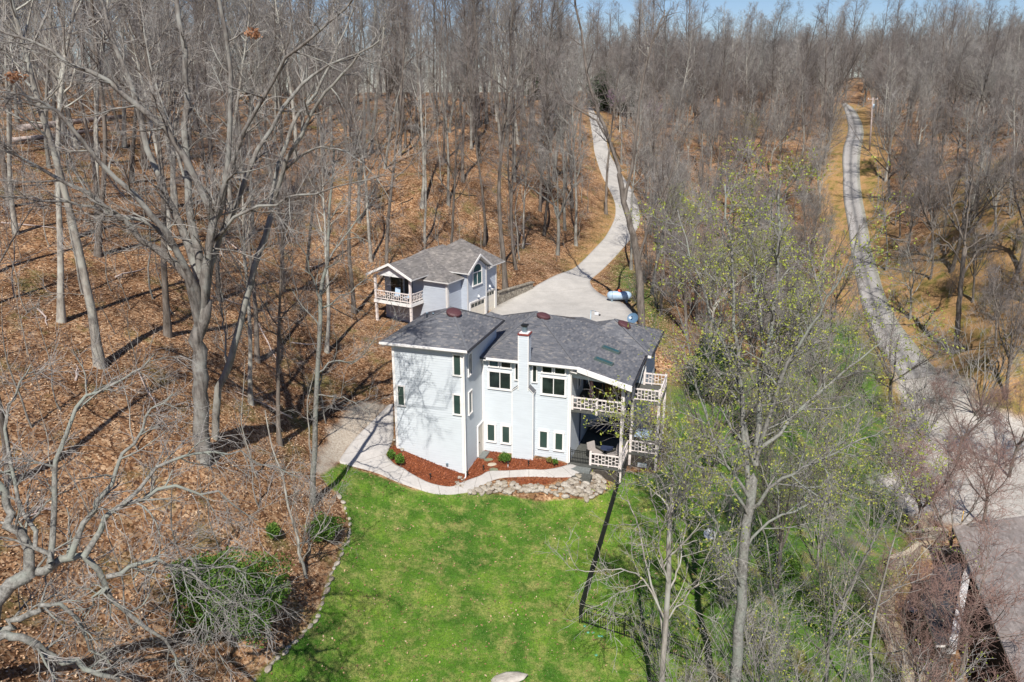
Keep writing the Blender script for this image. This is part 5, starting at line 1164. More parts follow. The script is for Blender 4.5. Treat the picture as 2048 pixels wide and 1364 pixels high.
hero("slender_tree", "slender pale tree with a straight trunk at the top of the stone lawn border", bD, [
 ([(626, 1020, bD[1]), (627, 960, bD[1]), (631, 850, bD[1]), (636, 700, bD[1]), (640, 600, bD[1]), (655, 510, bD[1]), (660, 400, bD[1]), (668, 300, bD[1])], .17, .05),
 LM(None, [(637, 745), (670, 720), (705, 725), (740, 690), (775, 640)], bD[1], bD[1] + 2, .055, .012), LM(None, [(640, 620), (690, 590), (740, 560), (780, 600)], bD[1], bD[1] + 1, .05, .012),
 LM(None, [(640, 600), (620, 540), (590, 480), (560, 440)], bD[1], bD[1] - 2, .05, .012), LM(None, [(655, 520), (700, 460), (740, 400), (760, 330)], bD[1], bD[1] + 1, .06, .015), LM(None, [(637, 790), (700, 800), (740, 830)], bD[1], bD[1] - 2, .04, .012)], 'bark_pale', 'twig_grey', 4, 8, 6, 4, up=.1)
bE = G(619, 1160)
hero("bent_tree", "thin bent tree leaning left above the green shrub by the stone border", bE, [
 ([(619, 1165, bE[1]), (602, 1120, bE[1]), (588, 1050, bE[1] + .2), (570, 970, bE[1] + .3), (548, 900, bE[1] + .5), (530, 820, bE[1] + .6)], .09, .025),
 LM(None, [(600, 1125), (612, 1060), (618, 1010), (625, 960)], bE[1], bE[1] + .3, .04, .012), LM(None, [(603, 1125), (622, 1090), (650, 1040), (670, 990)], bE[1], bE[1] + .5, .035, .012)], 'bark_grey', 'twig_grey', 5, 7, 6, 4)
bF = np.array([11.2, 28.2, float(hh(11.2, 28.2))]); fd = bF[1]
hero("tulip_tree", "large grey tree with pale upright limbs and yellow green leaves, right of the porch", bF, [
 ([(1462, 1480, fd - .2), (1470, 1364, fd), (1480, 1240, fd + .2), (1488, 1120, fd + .4), (1500, 1010, fd + .6), (1513, 920, fd + .7)], .26, .18),
 LM(None, [(1500, 1010), (1488, 880), (1478, 760), (1470, 650), (1462, 540), (1455, 430), (1450, 370)], fd + .6, fd + 3, .12, .03),
 LM(None, [(1511, 930), (1516, 850), (1530, 750), (1545, 620), (1556, 520), (1560, 420), (1562, 360)], fd + .7, fd + 2, .14, .03),
 LM(None, [(1510, 930), (1485, 800), (1450, 700), (1410, 590), (1370, 480), (1355, 420)], fd + .7, fd + 4, .09, .02),
 LM(None, [(1512, 920), (1550, 800), (1590, 700), (1650, 610), (1700, 520), (1720, 450)], fd + .7, fd - .5, .10, .02),
 LM(None, [(1514, 900), (1560, 870), (1620, 800), (1690, 740), (1760, 690), (1810, 660)], fd + .7, fd + 2, .09, .018),
 LM(None, [(1500, 1000), (1440, 900), (1400, 800), (1375, 700), (1350, 600)], fd + .6, fd + 1, .08, .018),
 LM(None, [(1497, 1030), (1450, 960), (1390, 930), (1340, 900), (1290, 880)], fd + .5, fd - 1.5, .07, .018),
 LM(None, [(1500, 1020), (1560, 960), (1640, 920), (1720, 880), (1790, 850)], fd + .6, fd - 1, .08, .018),
 LM(None, [(1485, 1180), (1440, 1060), (1370, 980), (1310, 900), (1260, 860)], fd + .3, fd - 2, .06, .015),
 LM(None, [(1490, 1100), (1550, 1040), (1640, 1000), (1700, 985), (1800, 990)], fd + .4, fd + 1, .06, .015),
 LM(None, [(1530, 760), (1520, 640), (1510, 520), (1505, 430)], fd + 1.2, fd + 3, .07, .02)],
 'bark_pale', 'twig_grey', 6, 15, 9, 5, .0075, ('buds', .7, .042), (1.2, 3.4))
bH = np.array([5.9, 27.6, float(hh(5.9, 27.6))]); hd = bH[1]
hero("bare_yard_tree", "small bare tree with a pale crooked trunk beside the black fence", bH, [
 ([(1318, 1440, hd), (1322, 1364, hd), (1330, 1250, hd), (1338, 1150, hd), (1340, 1050, hd), (1346, 960, hd + .3), (1345, 880, hd + .5)], .12, .025),
 LM(None, [(1328, 1290), (1320, 1220), (1300, 1150), (1280, 1070), (1262, 1010), (1240, 990)], hd, hd + 2, .06, .015), LM(None, [(1330, 1240), (1300, 1180), (1270, 1145), (1200, 1140), (1130, 1142)], hd, hd + 1, .045, .01),
 LM(None, [(1285, 1160), (1240, 1185), (1195, 1212)], hd + .5, hd + 1, .025, .009), LM(None, [(1338, 1170), (1320, 1100), (1315, 1040), (1300, 980)], hd, hd - 1, .05, .012), LM(None, [(1336, 1190), (1360, 1120), (1370, 1040), (1375, 980)], hd, hd + 1, .05, .012), LM(None, [(1334, 1240), (1390, 1170), (1420, 1100), (1440, 1050)], hd, hd + .5, .045, .012)], 'bark_grey', 'twig_grey', 7, 7, 5, 3)
bI = G(1912, 705)
hero("dark_tree", "dark upright tree with forked top beyond the gravel lane on the right", bI, [
 ([(1912, 715, bI[1]), (1916, 640, bI[1]), (1922, 560, bI[1]), (1930, 480, bI[1])], .30, .22), LM(None, [(1930, 490), (1915, 440), (1900, 400), (1890, 340), (1875, 300)], bI[1], bI[1] + 3, .12, .03), LM(None, [(1930, 480), (1936, 420), (1945, 350), (1950, 290)], bI[1], bI[1] - 1, .12, .03),
 LM(None, [(1924, 550), (1950, 510), (1975, 480), (1990, 440), (2010, 400)], bI[1], bI[1] + 1, .11, .03), LM(None, [(1926, 530), (1890, 480), (1850, 450), (1830, 400)], bI[1], bI[1] - 2, .10, .02), LM(None, [(1930, 500), (1980, 470), (2030, 465)], bI[1], bI[1] - 2, .09, .02)], 'bark_brown', 'twig_grey', 8, 8, 6, 4)
bJ = G(1284, 650); jd = bJ[1]
hero("leaning_pad_tree", "tall dark tree leaning over the concrete pad beside the propane tank", bJ, [
 ([(1284, 655, jd), (1282, 590, jd), (1277, 540, jd + .3), (1268, 480, jd + .6), (1250, 410, jd + 1), (1236, 330, jd + 1)], .33, .22), LM(None, [(1240, 345), (1215, 270), (1185, 190), (1165, 90), (1150, 0), (1140, -60)], jd + 1, jd + 3, .18, .07),
 LM(None, [(1250, 400), (1270, 300), (1280, 200), (1300, 100), (1330, 20)], jd + 1, jd + 2, .15, .05), LM(None, [(1276, 530), (1300, 440), (1340, 360), (1360, 280), (1400, 220)], jd + .3, jd - 2, .13, .04), LM(None, [(1236, 330), (1200, 250), (1130, 200), (1090, 130)], jd + 1, jd + 2, .11, .03)], 'bark_brown', 'twig_brown', 9, 10, 7, 4, .011, None, (1.5, 3.6))
# ---- single forest trees whose feet show in the photograph: foot px, key, scale, label
SINGLE = [((897, 412), 'tall0', .95, "straight grey tree standing just above the garage roof"), ((926, 364), 'tall1', 1.0, "dark straight tree with a flared foot, uphill of the garage"),
 ((844, 416), 'tall2', .95, "grey tree on the leaf slope up left from the garage roof"), ((968, 492), 'tall3', .9, "pale tree rising right beside the far eave of the garage"), ((1029, 364), 'tall4', .85, "thin straight tree midway up the slope between garage and driveway"),
 ((1040, 520), 'sap3', 1.5, "thin crooked tree at the top of the stone retaining wall"), ((1088, 470), 'tall5', .8, "grey tree on the bank left of the driveway bend"), ((1152, 492), 'tall0', 1.0, "tall pale tree close to the left edge of the driveway"),
 ((1212, 428), 'tall1', .95, "tree at the inner side of the driveway curve"), ((1100, 305), 'tall2', .8, "tree high on the slope left of the straight driveway"), ((810, 296), 'tall3', .9, "tree high on the slope above the balcony"), ((885, 370), 'sap3', 1.6, "thin tree left of the dark straight tree above the garage"),
 ((123, 645), 'tall4', .95, "pale straight tree with a long shadow on the left slope"), ((195, 512), 'tall5', .9, "pale tree with spreading roots high on the left slope"), ((309, 600), 'sap2', 1.4, "thin pale snag on the open leaf slope at left"), ((167, 592), 'sap3', 1.3, "small dark tree between the two pale trees on the left slope"),
 ((502, 808), 'tall0', .8, "grey tree right of the leaning pale tree"), ((560, 890), 'tall1', .7, "thin dark tree halfway between the giant tree and the house"), ((567, 582), 'broad1', .8, "forked dark tree behind the leaning pale tree"), ((653, 706), 'tall2', .7, "thin tree left of the house, uphill from the concrete"),
 ((20, 968), 'tall3', .8, "grey trunk at the far left edge above the lichen covered limbs"), ((1262, 540), 'tall4', .75, "thin tree right of the driveway behind the propane tank"), ((1300, 470), 'tall5', .8, "tree on the leafy bank right of the driveway curve"), ((1243, 330), 'tall0', .9, "tree right beside the upper straight part of the driveway"),
 ((1160, 300), 'tall1', 1.0, "tree close to the left edge of the upper driveway"), ((1820, 640), 'broad0', .7, "bare spreading tree just right of the lane bend"), ((1772, 540), 'tall2', .55, "thin tree at the right verge of the lane"), ((1860, 560), 'tall3', .65, "thin tree among the grass right of the lane"), ((2010, 800), 'broad1', .75, "bare tree at the right edge above the gravel apron"), ((1768, 300), 'tall4', .7, "thin tree behind the utility pole")]
for i, (p, k_, s_, lab) in enumerate(SINGLE):
    g1 = G(*p); put(k_, g1[0], g1[1], s_, 0, "bare_tree", lab, "tree", None, (0, (1024 - p[0]) / 1024 * .13))
# foreground right: reddish trees, thickets, thin trunks
def at_px(px, d): x = ray(px, 682)[0] / ray(px, 682)[1] * d; return x, d
FG = [('red1', 1960, 62, 1.0, "red twigged tree between the gravel apron and the dark upright tree"), ('red0', 2075, 60, 1.0, "red twigged tree at the right edge in front of the open hillside"), ('thick1', 1880, 66, 1.3, "grey thicket at the upper right corner of the gravel apron"), ('thick2', 1990, 68, 1.4, "grey thicket right of the dark upright tree"), ('thick2', 1930, 30, .9, "grey thicket in front of the pale wall strip at lower right"), ('thick1', 2040, 29, 1.0, "grey thicket over the lower right part of the grey roof"), ('thick0', 1840, 60, 1.2, "grey thicket at the right verge where the lane meets the apron"), ('broad1', 2010, 84, .95, "bare spreading tree on the open hillside at the right edge"), ('broad3', 1880, 92, .9, "bare spreading tree on the open hillside behind the dark upright tree"), ('red0', 1960, 34, .8, "red twigged tree in front of the neighbour's grey roof"), ('red1', 2060, 36, 1.25, "red twigged tree at the right edge above the neighbour's roof"), ('red0', 1985, 46, .9, "red twigged tree at the edge of the gravel apron"), ('red0', 1900, 50, .85, "red twigged tree standing on the left part of the gravel apron"), ('red1', 2040, 52, 1.1, "red twigged tree at the right edge beyond the gravel apron"), ('red1', 2090, 28, 1.0, "red twigged tree low at the right edge over the grey roof"),
 ('sap3', 1760, 31, 1.9, "thin grey tree left of the neighbour's tan path"), ('sap2', 1835, 32, 2.0, "thin crooked tree beside the neighbour's pale green cabinet"), ('thick0', 1560, 26, 1.05, "pale many stemmed thicket at the bottom edge, right of the large leafing tree"), ('thick1', 1400, 26.5, .8, "pale low thicket at the bottom edge between the yard tree and the leafing tree"),
 ('thick2', 1680, 28, 1.0, "grey thicket at the bottom edge left of the tan path"), ('thick0', 1620, 34, .95, "grey thicket in the rough grass behind the leafing tree"), ('thick1', 1880, 27.5, .9, "grey thicket at the bottom edge in front of the dark porch roof"), ('thick2', 1980, 26, .8, "bare thicket at the bottom right in front of the grey roof"),
 ('sap1', 1610, 40, 1.6, "thin tree in the rough grass, nearer to the leafing tree"), ('sap3', 1700, 44, 1.5, "thin tree in the rough grass, nearer to the gravel apron"), ('sap2', 1655, 55, 1.5, "thin tree at the top of the rough grass by the lane"), ('broad2', 1630, 62, .62, "small spreading tree left of the lane's lower bend"), ('thick1', 1560, 58, 1.2, "thicket behind the leafing tree near the middle of the rough grass"), ('thick2', 1420, 30, .85, "bare thicket at the foot of the large leafing tree")]
for i, (k_, px, d, s_, lab) in enumerate(FG):
    x, y = at_px(px, d); e = put(k_, x, y, s_, i * 2.1, "thicket" if 'thick' in k_ else "bare_tree", lab, "shrub" if 'thick' in k_ else "tree")
def leafed(key, px, d, s_, lab, seed, frac, size, m_='buds'):
    x, y = at_px(px, d); e = put(key, x, y, s_, seed, "leafing_tree", lab, "tree"); me = PROTO[key][1]
    V = np.empty(len(me.vertices) * 3, np.float32); me.vertices.foreach_get("co", V); V = V.reshape(-1, 3); g = np.random.default_rng(seed)
    C = V[g.random(len(V)) < frac]; C = C + g.normal(0, .08, C.shape); link("foliage", leafquads(C, size, g, M[m_], "foliage"), e).rotation_euler = (0, 0, seed)
leafed('broad0', 1420, 70, .68, "yellow green leafing tree behind the large one, left side", 3, .30, .055); leafed('broad1', 1500, 82, .72, "yellow green leafing tree behind the large one, farthest left of the lane", 4, .30, .058); leafed('broad2', 1590, 74, .66, "yellow green leafing tree close to the left verge of the lane", 5, .26, .055)
leafed('broad3', 1660, 60, .5, "low yellow green leafing tree by the lane's lower bend", 6, .24, .05); leafed('thick1', 1700, 50, 1.2, "leafing thicket between the rough grass and the gravel apron", 7, .22, .045); leafed('broad1', 1350, 92, .6, "yellow green leafing tree right of the driveway curve", 8, .30, .065)
for i_, (k_, px_, d_, s_, lab_) in enumerate((('broad1', 1610, 41, .62, "pale twiggy leafing tree right of the large one, nearer the lawn"), ('broad3', 1440, 49, .6, "pale twiggy leafing tree between the evergreen bush and the large one"), ('broad0', 1690, 52, .62, "pale twiggy leafing tree left of the gravel apron"), ('broad2', 1560, 52, .62, "pale twiggy leafing tree behind the large one, in the rough grass"),
  ('thick0', 1500, 38, 1.1, "leafing thicket right behind the large tree's trunk"), ('thick2', 1630, 31, 1.15, "leafing thicket among the green brush at lower right"), ('thick1', 1740, 38, 1.2, "leafing thicket beside the top of the tan path"), ('thick0', 1370, 44, .9, "leafing thicket at the right foot of the porch"), ('thick2', 1810, 26.5, 1.1, "leafing thicket low beside the tan path"))):
    leafed(k_, px_, d_, s_, lab_, 40 + i_, .17, .04)
leafed('broad0', 1540, 132, .6, "olive leaved tree halfway up the valley between driveway and lane", 9, .09, .16, 'yelgreen'); leafed('broad2', 1468, 150, .55, "pale olive tree high in the valley between driveway and lane", 10, .06, .15, 'yelgreen')
for i, (px, py, s_, lab) in enumerate(((1212, 235, .8, "pink purple redbud near the top of the driveway"), (1285, 265, .7, "pink purple redbud right of the straight driveway"), (1320, 215, .8, "pink purple redbud farther right on the ridge"), (1090, 215, .8, "pink purple redbud behind the parked car"), (1440, 420, .6, "dusty purple redbud in the valley left of the lane"))):
    g1 = G(px, py); leafed('broad%d' % (i % 4), px, g1[1], s_ * .6, lab, 20 + i, .05, .20, 'redbud')
# ---- bushes and evergreens
def bush(px, py, rad, hgt, n_, size, m_, lab, seed, cat="shrub", name="bush", stems=4):
    g1 = G(px, py); e = empty(name, tuple(g1), 0, lab, cat); unit_leaves(e, n_, rad, hgt, size, m_, 'foliage', seed)
    g = np.random.default_rng(seed); st = np.zeros((stems, 3)); st[:, 2] = -.2; t0 = walk(st, np.concatenate([g.normal(0, .5, (stems, 2)), np.ones((stems, 1))], 1), np.full(stems, hgt * .8), np.full(stems, .03 + hgt * .006), 6, .1, .05, g); link("stem", tmesh("stem", [t0], [5], M['bark_brown']), e); return e
bush(478, 1262, 2.15, 3.3, 26000, .055, 'bushgreen', "large feathery green bush in the leaf litter at lower left", 11); bush(392, 1190, 1.1, 1.5, 5000, .06, 'bushgreen', "lower green bush on the left flank of the large feathery bush", 12)
bush(652, 1082, .85, 1.2, 5000, .05, 'bushgreen', "green shrub beside the stone border near the slender tree", 13); bush(548, 1082, .35, .7, 1200, .05, 'bushgreen', "tiny green shrub alone in the leaf litter", 14)
bush(1425, 800, 2.3, 4.4, 24000, .09, 'evergreen', "dark evergreen bush right of the house behind the leafing tree", 15); bush(1490, 880, 1.4, 2.2, 7000, .08, 'evergreen', "dark evergreen shrub below the tall dark bush", 16)
bush(1075, 200, 5.0, 13, 12000, .35, 'evergreen', "dark cedar behind the car on the ridge", 17, "tree", "cedar_tree"); bush(1205, 222, 4.0, 9, 9000, .35, 'evergreen', "dark cedar at the top end of the driveway", 18, "tree", "cedar_tree"); bush(1262, 232, 3.5, 8, 7000, .35, 'evergreen', "dark cedar right of the driveway top", 19, "tree", "cedar_tree")
bush(2030, 1340, .9, 1.2, 3000, .06, 'yelgreen', "yellow green shrub in the bottom right corner", 20); bush(1010, 927, .42, .45, 2500, .035, 'bushgreen', "green tuft left of the chimney in the mulch", 21, "plant", "tuft", 2)
bush(782, 921, .25, .5, 900, .05, 'bushgreen', "green leafy clump at the left end of the mulch bed", 22, "plant", "tuft", 2); bush(800, 936, .3, .6, 1100, .05, 'bushgreen', "taller green clump beside the walkway in the left mulch bed", 23, "plant", "tuft", 2)
bush(1098, 930, .2, .3, 500, .04, 'yelgreen', "low shrub right of the chimney, the left one", 24, "plant", "tuft", 2); bush(1110, 935, .2, .3, 500, .04, 'bushgreen', "low shrub right of the chimney, the right one", 25, "plant", "tuft", 2)
bush(1560, 1160, 1.3, 1.6, 5000, .06, 'bushgreen', "low green brush right of the leafing tree's trunk", 26); bush(1660, 1260, 1.6, 1.6, 6000, .06, 'bushgreen', "dark green brush left of the tan path", 27)
for (p_, rad, hgt, z0) in PLANTS:
    g = np.random.default_rng(9); d_ = unit(g.normal(0, 1, (500, 3))) * g.random((500, 1)) ** .4 * [rad, rad, hgt / 2] + [0, 0, z0 + hgt / 2]; link("foliage", leafquads(d_, .06, g, M['bushgreen'], "foliage"), p_)
for (px, py, d, lab) in ((28, 152, 33, "clump of dry orange leaves caught on a branch at the upper left edge"), (507, 66, 35, "clump of dry orange leaves caught high in the giant tree")):
    c_ = atd(px, py, d); e = empty("leaf_clump", tuple(c_), 0, lab, "leaf clump"); g = np.random.default_rng(int(px)); unit_leaves(e, 90, .36, .45, .08, 'dryleaf', 'foliage', px, -.25)
# fallen logs
for (pa, pb, r_, lab) in (((40, 262), (245, 236), .35, "long fallen trunk across the slope at upper left"), ((20, 285), (200, 262), .25, "second fallen trunk just below the long one at upper left"), ((150, 478), (230, 452), .14, "short dark fallen log on the left slope")):
    a1, b1 = G(*pa), G(*pb); e = empty("fallen_log", tuple(a1), 0, lab, "log"); pts = [a1 + (b1 - a1) * t_ for t_ in (0, .3, .6, 1)]; pts = [np.array([p[0], p[1], float(hh(p[0], p[1])) + r_ * .6]) - a1 for p in pts]; MB().tube(pts, [r_, r_ * .9, r_ * .75, r_ * .5], 'wicker' if 'dark' in lab else 'pole', 9).build("log", e)
gb = np.random.default_rng(31); nb_ = 0
while nb_ < 46:
    y_ = 22 + 78 * gb.random(); x_ = (gb.random() * 2 - 1) * (y_ * .66 + 2)
    if x_ > -6 and y_ < 66 or sdf(LAWN, np.array([x_]), np.array([y_]))[0] > -2.5 or sdf([p[:2] for p in DA + DB[::-1]], np.array([x_]), np.array([y_]))[0] > -3 or (-14 < x_ < 16 and y_ < 75): continue
    L_ = 1.2 + 3 * gb.random(); a_ = gb.random() * 6.28; px_, py_, f_ = proj(x_, y_, float(hh(x_, y_)))
    if px_ < 0 or px_ > 2048 or py_ > 1364 or px_ > 1180: continue
    where = ("far left" if px_ < 300 else "left" if px_ < 700 else "middle") + (" near the bottom" if py_ > 1000 else " beside the giant tree's level" if py_ > 700 else " halfway up" if py_ > 420 else " high on the slope")
    z_ = float(hh(x_, y_)); e = empty("fallen_branch", (x_, y_, z_), 0, f"{'long' if L_ > 2.7 else 'short'} fallen branch in the leaf litter, {where}", "branch", f"fallen branches, {where}"); ln = []
    for s_ in (0, .25, .5, .75, 1.0): ax_, ay_ = math.cos(a_) * L_ * s_ + gb.normal(0, .06), math.sin(a_) * L_ * s_ + gb.normal(0, .06); ln.append((ax_, ay_, float(hh(x_ + ax_, y_ + ay_)) - z_ + .06))
    mb = MB().tube(ln, [.06, .055, .045, .035, .02], 'pole' if nb_ % 3 else 'wicker', 6)
    for q_ in (1, 2, 3): mb.tube([ln[q_], (ln[q_][0] + gb.normal(0, .45), ln[q_][1] + gb.normal(0, .45), ln[q_][2] + .12)], [.025, .01], 'pole' if nb_ % 3 else 'wicker', 5)
    mb.build("branch", e); nb_ += 1
# ================================================================ FOREST: individuals nearest, one mass beyond
rg = np.random.default_rng(77)
tr_c = [(DA[i] + DB[i]) / 2 for i in range(len(DA))]; rl3, rr3 = GL(rl), GL(rr); lane_c = (rl3 + rr3) / 2
def clear(x, y):
    X, Y = np.array([x]), np.array([y])
    if pathd(tr_c, X, Y, 3.2)[0] > 0 or pathd(lane_c, X, Y, 4.6 if y < 150 else 4.0)[0] > 0: return False
    return True
DRVP = [tuple(p[:2]) for p in DA + DB[::-1]]
DPX = [proj(*p)[:2] for p in resample(tr_c[:-2], 60)]
LPX = [proj(*p)[:2] for p in resample(lane_c[:8], 50)]
def hides(px, py, f_, H):
    """keep the view along the driveway open, as it is in the photograph"""
    top = py - H / f_ * F
    return any(abs(px - a) < 34 and top < b_ < py - 4 for a, b_ in DPX) 
AP = GL([(1790, 740), (1890, 735), (2200, 900), (2200, 1010), (1800, 1010), (1810, 850)])
GP = [HW(-7, -3, 0), HW(13, -3, 0), HW(14, 17, 0), HW(-8, 24, 0), HW(-14, 30, 0), HW(-16, 12, 0)]
cand = []; tot = 0
placed = list(trees)
def okd(x, y, dm):
    return all((x - a) ** 2 + (y - b_) ** 2 > dm * dm for a, b_ in placed)
def region(x, y):
    """density weight and mix of kinds by area"""
    px, py, f_ = proj(x, y, float(hh(x, y)))
    if f_ < 5 or px < -120 or px > 2170: return None
    if sdf(LAWN, np.array([x]), np.array([y]))[0] > -1.5 or sdf(GP, np.array([x]), np.array([y]))[0] > 0 or sdf(AP, np.array([x]), np.array([y]))[0] > -1: return None
    if sdf(GRV, np.array([x]), np.array([y]))[0] > -.5: return None
    if not clear(x, y) or sdf(DRVP, np.array([x]), np.array([y]))[0] > -1.2: return None
    if hides(px, py, f_, 18): return None
    if 700 < px < 1330 and py > 640: return None                      # in front of or beside the house
    if 1330 <= px and y < 66 and px < 1800: return None               # rough grass on the right stays open
    if 1640 < px < 1760 and y < 75: return None
    if y < 34 or (px < 700 and y < 40): return None
    if px > 1750 and y < 62: return None
    if px > 1340 and y < 140 and px < 1900 and any(abs(px - a) < 16 and py - 14 / f_ * F < b_ < py - 4 for a, b_ in LPX): return None
    return px, py
N_IND = 0; far_pts = []
Y0, Y1 = 34, 420
tries = 0
while tries < 16000:
    tries += 1
    y = Y0 + (Y1 - Y0) * rg.random() ** 1.25; x = (rg.random() * 2 - 1) * (y * .72 + 8)
    r_ = region(x, y)
    if r_ is None: continue
    px, py = r_
    left = px < 1180
    dm = (3.9 if left else 3.5) if y < 150 else (4.6 if y < 230 else 6.0)
    if left and y < 75: dm = 5.0
    if 560 < px < 1000 and y < 110 and py > 330: dm = 6.0
    if not okd(x, y, dm): continue
    placed.append((x, y)); cand.append((x, y, px, py, left))
cand.sort(key=lambda c: c[1])
# forest labels say the zone, the bark and the build of each tree
def zone_lab(px, py, y, left):
    if left:
        if px < 250: a1 = "far left on the slope"
        elif px < 480: a1 = "behind the giant tree"
        elif px < 700: a1 = "between giant tree and garage"
        elif px < 900: a1 = "above the garage balcony"
        elif px < 1050: a1 = "above the garage roof"
        else: a1 = "left of the driveway"
    else:
        if px < 1320: a1 = "just right of the driveway"
        elif px < 1480: a1 = "in valley near the driveway"
        elif px < 1680: a1 = "in valley near the lane"
        elif px < 1850: a1 = "just right of the lane"
        else: a1 = "in far right woods"
    b1 = "low down" if y < 70 else "lower middle" if y < 95 else "halfway up" if y < 125 else "upper" if y < 160 else "near the ridge"
    return a1, b1
nind = 0
def tree_lab(k_, s_, ty, a1, b1):
    col = "grey" if int(k_[-1]) % 2 == 0 else "brown"; lean = "upright" if abs(ty) < .015 else "right leaning" if ty > 0 else "left leaning"
    if 'tall' in k_: size = "short" if s_ < .84 else "tall" if s_ > .97 else "medium"; return f"{size} {lean} {col} tree {a1}, {b1}"
    if 'broad' in k_: size = "small" if s_ < .7 else "large" if s_ > .82 else "medium"; return f"{size} {lean} {col} spreading tree {a1}, {b1}"
    size = "small" if s_ < .7 else "big" if s_ > .88 else "medium"; return f"{size} {lean} bare {'thicket' if 'thick' in k_ else 'sapling'} {a1}, {b1}"
for i, (x, y, px, py, left) in enumerate(cand):
    if left and y > 150 and rg.random() < .55: continue
    if left:
        k_ = f'tall{rg.integers(6)}' if rg.random() < .86 else f'broad{rg.integers(4)}'; s_ = .72 + .38 * rg.random()
    else:
        k_ = f'broad{rg.integers(4)}' if rg.random() < .6 else f'tall{rg.integers(6)}'; s_ = (.62 + .30 * rg.random()) * (1.0 if y > 170 else .88 if 'broad' in k_ else .72)
        if px > 1330 and y < 130: s_ *= .85
        if y > 190: s_ *= 1.38
        if px > 1760 and y < 150: s_ *= 1.25
    if left and px > 950 and y > 120: s_ *= 1.2
    if nind < 262:
        a1, b1 = zone_lab(px, py, y, left); tl_ = (rg.normal(0, .03), rg.normal(0, .035) + (1024 - px) / 1024 * .10)
        col_ = "grey" if int(k_[-1]) % 2 == 0 else "brown"
        put(k_, x, y, s_, rg.random() * 6.28, "bare_tree", tree_lab(k_, s_, tl_[1], a1, b1), "tree", f"{col_} bare trees {a1}, {b1}", tl_); nind += 1
    else: far_pts.append((x, y, float(hh(x, y)), k_, s_))
# saplings and undergrowth: each its own thing
ns = 0
for _ in range(9000):
    if ns >= 420: break
    y = 26 + 100 * rg.random() ** 1.2; x = (rg.random() * 2 - 1) * (y * .72 + 4); z = float(hh(x, y)); px, py, f_ = proj(x, y, z)
    if px < -60 or px > 2100 or py > 1500 or not clear(x, y): continue
    if sdf(LAWN, np.array([x]), np.array([y]))[0] > -1.0 or sdf(GP, np.array([x]), np.array([y]))[0] > 0 or sdf(AP, np.array([x]), np.array([y]))[0] > -1 or sdf(GRV, np.array([x]), np.array([y]))[0] > 0 or sdf(DRVP, np.array([x]), np.array([y]))[0] > -.7 or hides(px, py, f_, 5): continue
    if 700 < px < 1340 and py > 640: continue
    if px > 1340 and y < 40 and px < 1500: continue
    if px > 1780 and y < 60: continue
    if 300 < px < 680 and py > 1080 and rg.random() < .7: continue
    if not okd(x, y, 1.6): continue
    placed.append((x, y)); left = px < 1180
    th = (not left) and rg.random() < .6
    k_ = f'thick{rg.integers(3)}' if th else f'sap{rg.integers(4)}'
    a1, b1 = zone_lab(px, py, y, left)
    if y < 45 and px < 700: b1 = "near the bottom" if py > 1150 else "low down"
    kk = "thickets" if th else "saplings"; tl_ = (rg.normal(0, .08), rg.normal(0, .06)); q_ = .55 + .45 * rg.random()
    put(k_, x, y, q_ * (.8 if th else 1), rg.random() * .5, "thicket" if th else "sapling", tree_lab(k_, q_, tl_[1] / 2, a1, b1), "shrub" if th else "sapling", f"{kk} {a1}, {b1}", tl_); ns += 1
# the far woods, one mass instanced on points
keys = [k_ for k_ in PROTO if k_.startswith(('tall', 'broad'))]
def src(key, part):
    me = PROTO[key][part]; return next(o for o in bpy.data.objects if o.data == me and o.type == 'MESH')
fp = np.array([[p[0], p[1], p[2]] for p in far_pts]); print("individual trees", nind, "saplings", ns, "far", len(fp))
pm = bpy.data.meshes.new("woodland"); pm.vertices.add(len(fp)); pm.vertices.foreach_set("co", fp.astype(np.float32).ravel())
for nm, ty, arr in (("idx", 'INT', np.array([keys.index(p[3]) for p in far_pts], np.int32)), ("scl", 'FLOAT', np.array([p[4] for p in far_pts], np.float32)), ("rot", 'FLOAT', rg.random(len(fp)).astype(np.float32) * 6.28)):
    a_ = pm.attributes.new(nm, ty, 'POINT'); a_.data.foreach_set("value", arr)
wo_ = tag(link("woodland", pm), "grey brown mass of bare trees filling the far hillsides", "woods", None, "stuff")
ng = bpy.data.node_groups.new("woods", 'GeometryNodeTree'); ng.interface.new_socket("Geometry", in_out='INPUT', socket_type='NodeSocketGeometry'); ng.interface.new_socket("Geometry", in_out='OUTPUT', socket_type='NodeSocketGeometry')
gi, go = ng.nodes.new("NodeGroupInput"), ng.nodes.new("NodeGroupOutput"); jn = ng.nodes.new("GeometryNodeJoinGeometry")
for key in keys[::-1]:
    j2 = ng.nodes.new("GeometryNodeJoinGeometry")
    for part in (0, 1):
        oi = ng.nodes.new("GeometryNodeObjectInfo"); oi.inputs["Object"].default_value = src(key, part); oi.transform_space = 'ORIGINAL'; ng.links.new(oi.outputs["Geometry"], j2.inputs[0])
    g2 = ng.nodes.new("GeometryNodeGeometryToInstance"); ng.links.new(j2.outputs[0], g2.inputs[0]); ng.links.new(g2.outputs[0], jn.inputs[0])
ip = ng.nodes.new("GeometryNodeInstanceOnPoints"); ip.inputs["Pick Instance"].default_value = True
ng.links.new(gi.outputs[0], ip.inputs["Points"]); ng.links.new(jn.outputs[0], ip.inputs["Instance"])
def nattr(nm, ty):
    a_ = ng.nodes.new("GeometryNodeInputNamedAttribute"); a_.data_type = ty; a_.inputs["Name"].default_value = nm; return a_.outputs["Attribute"]
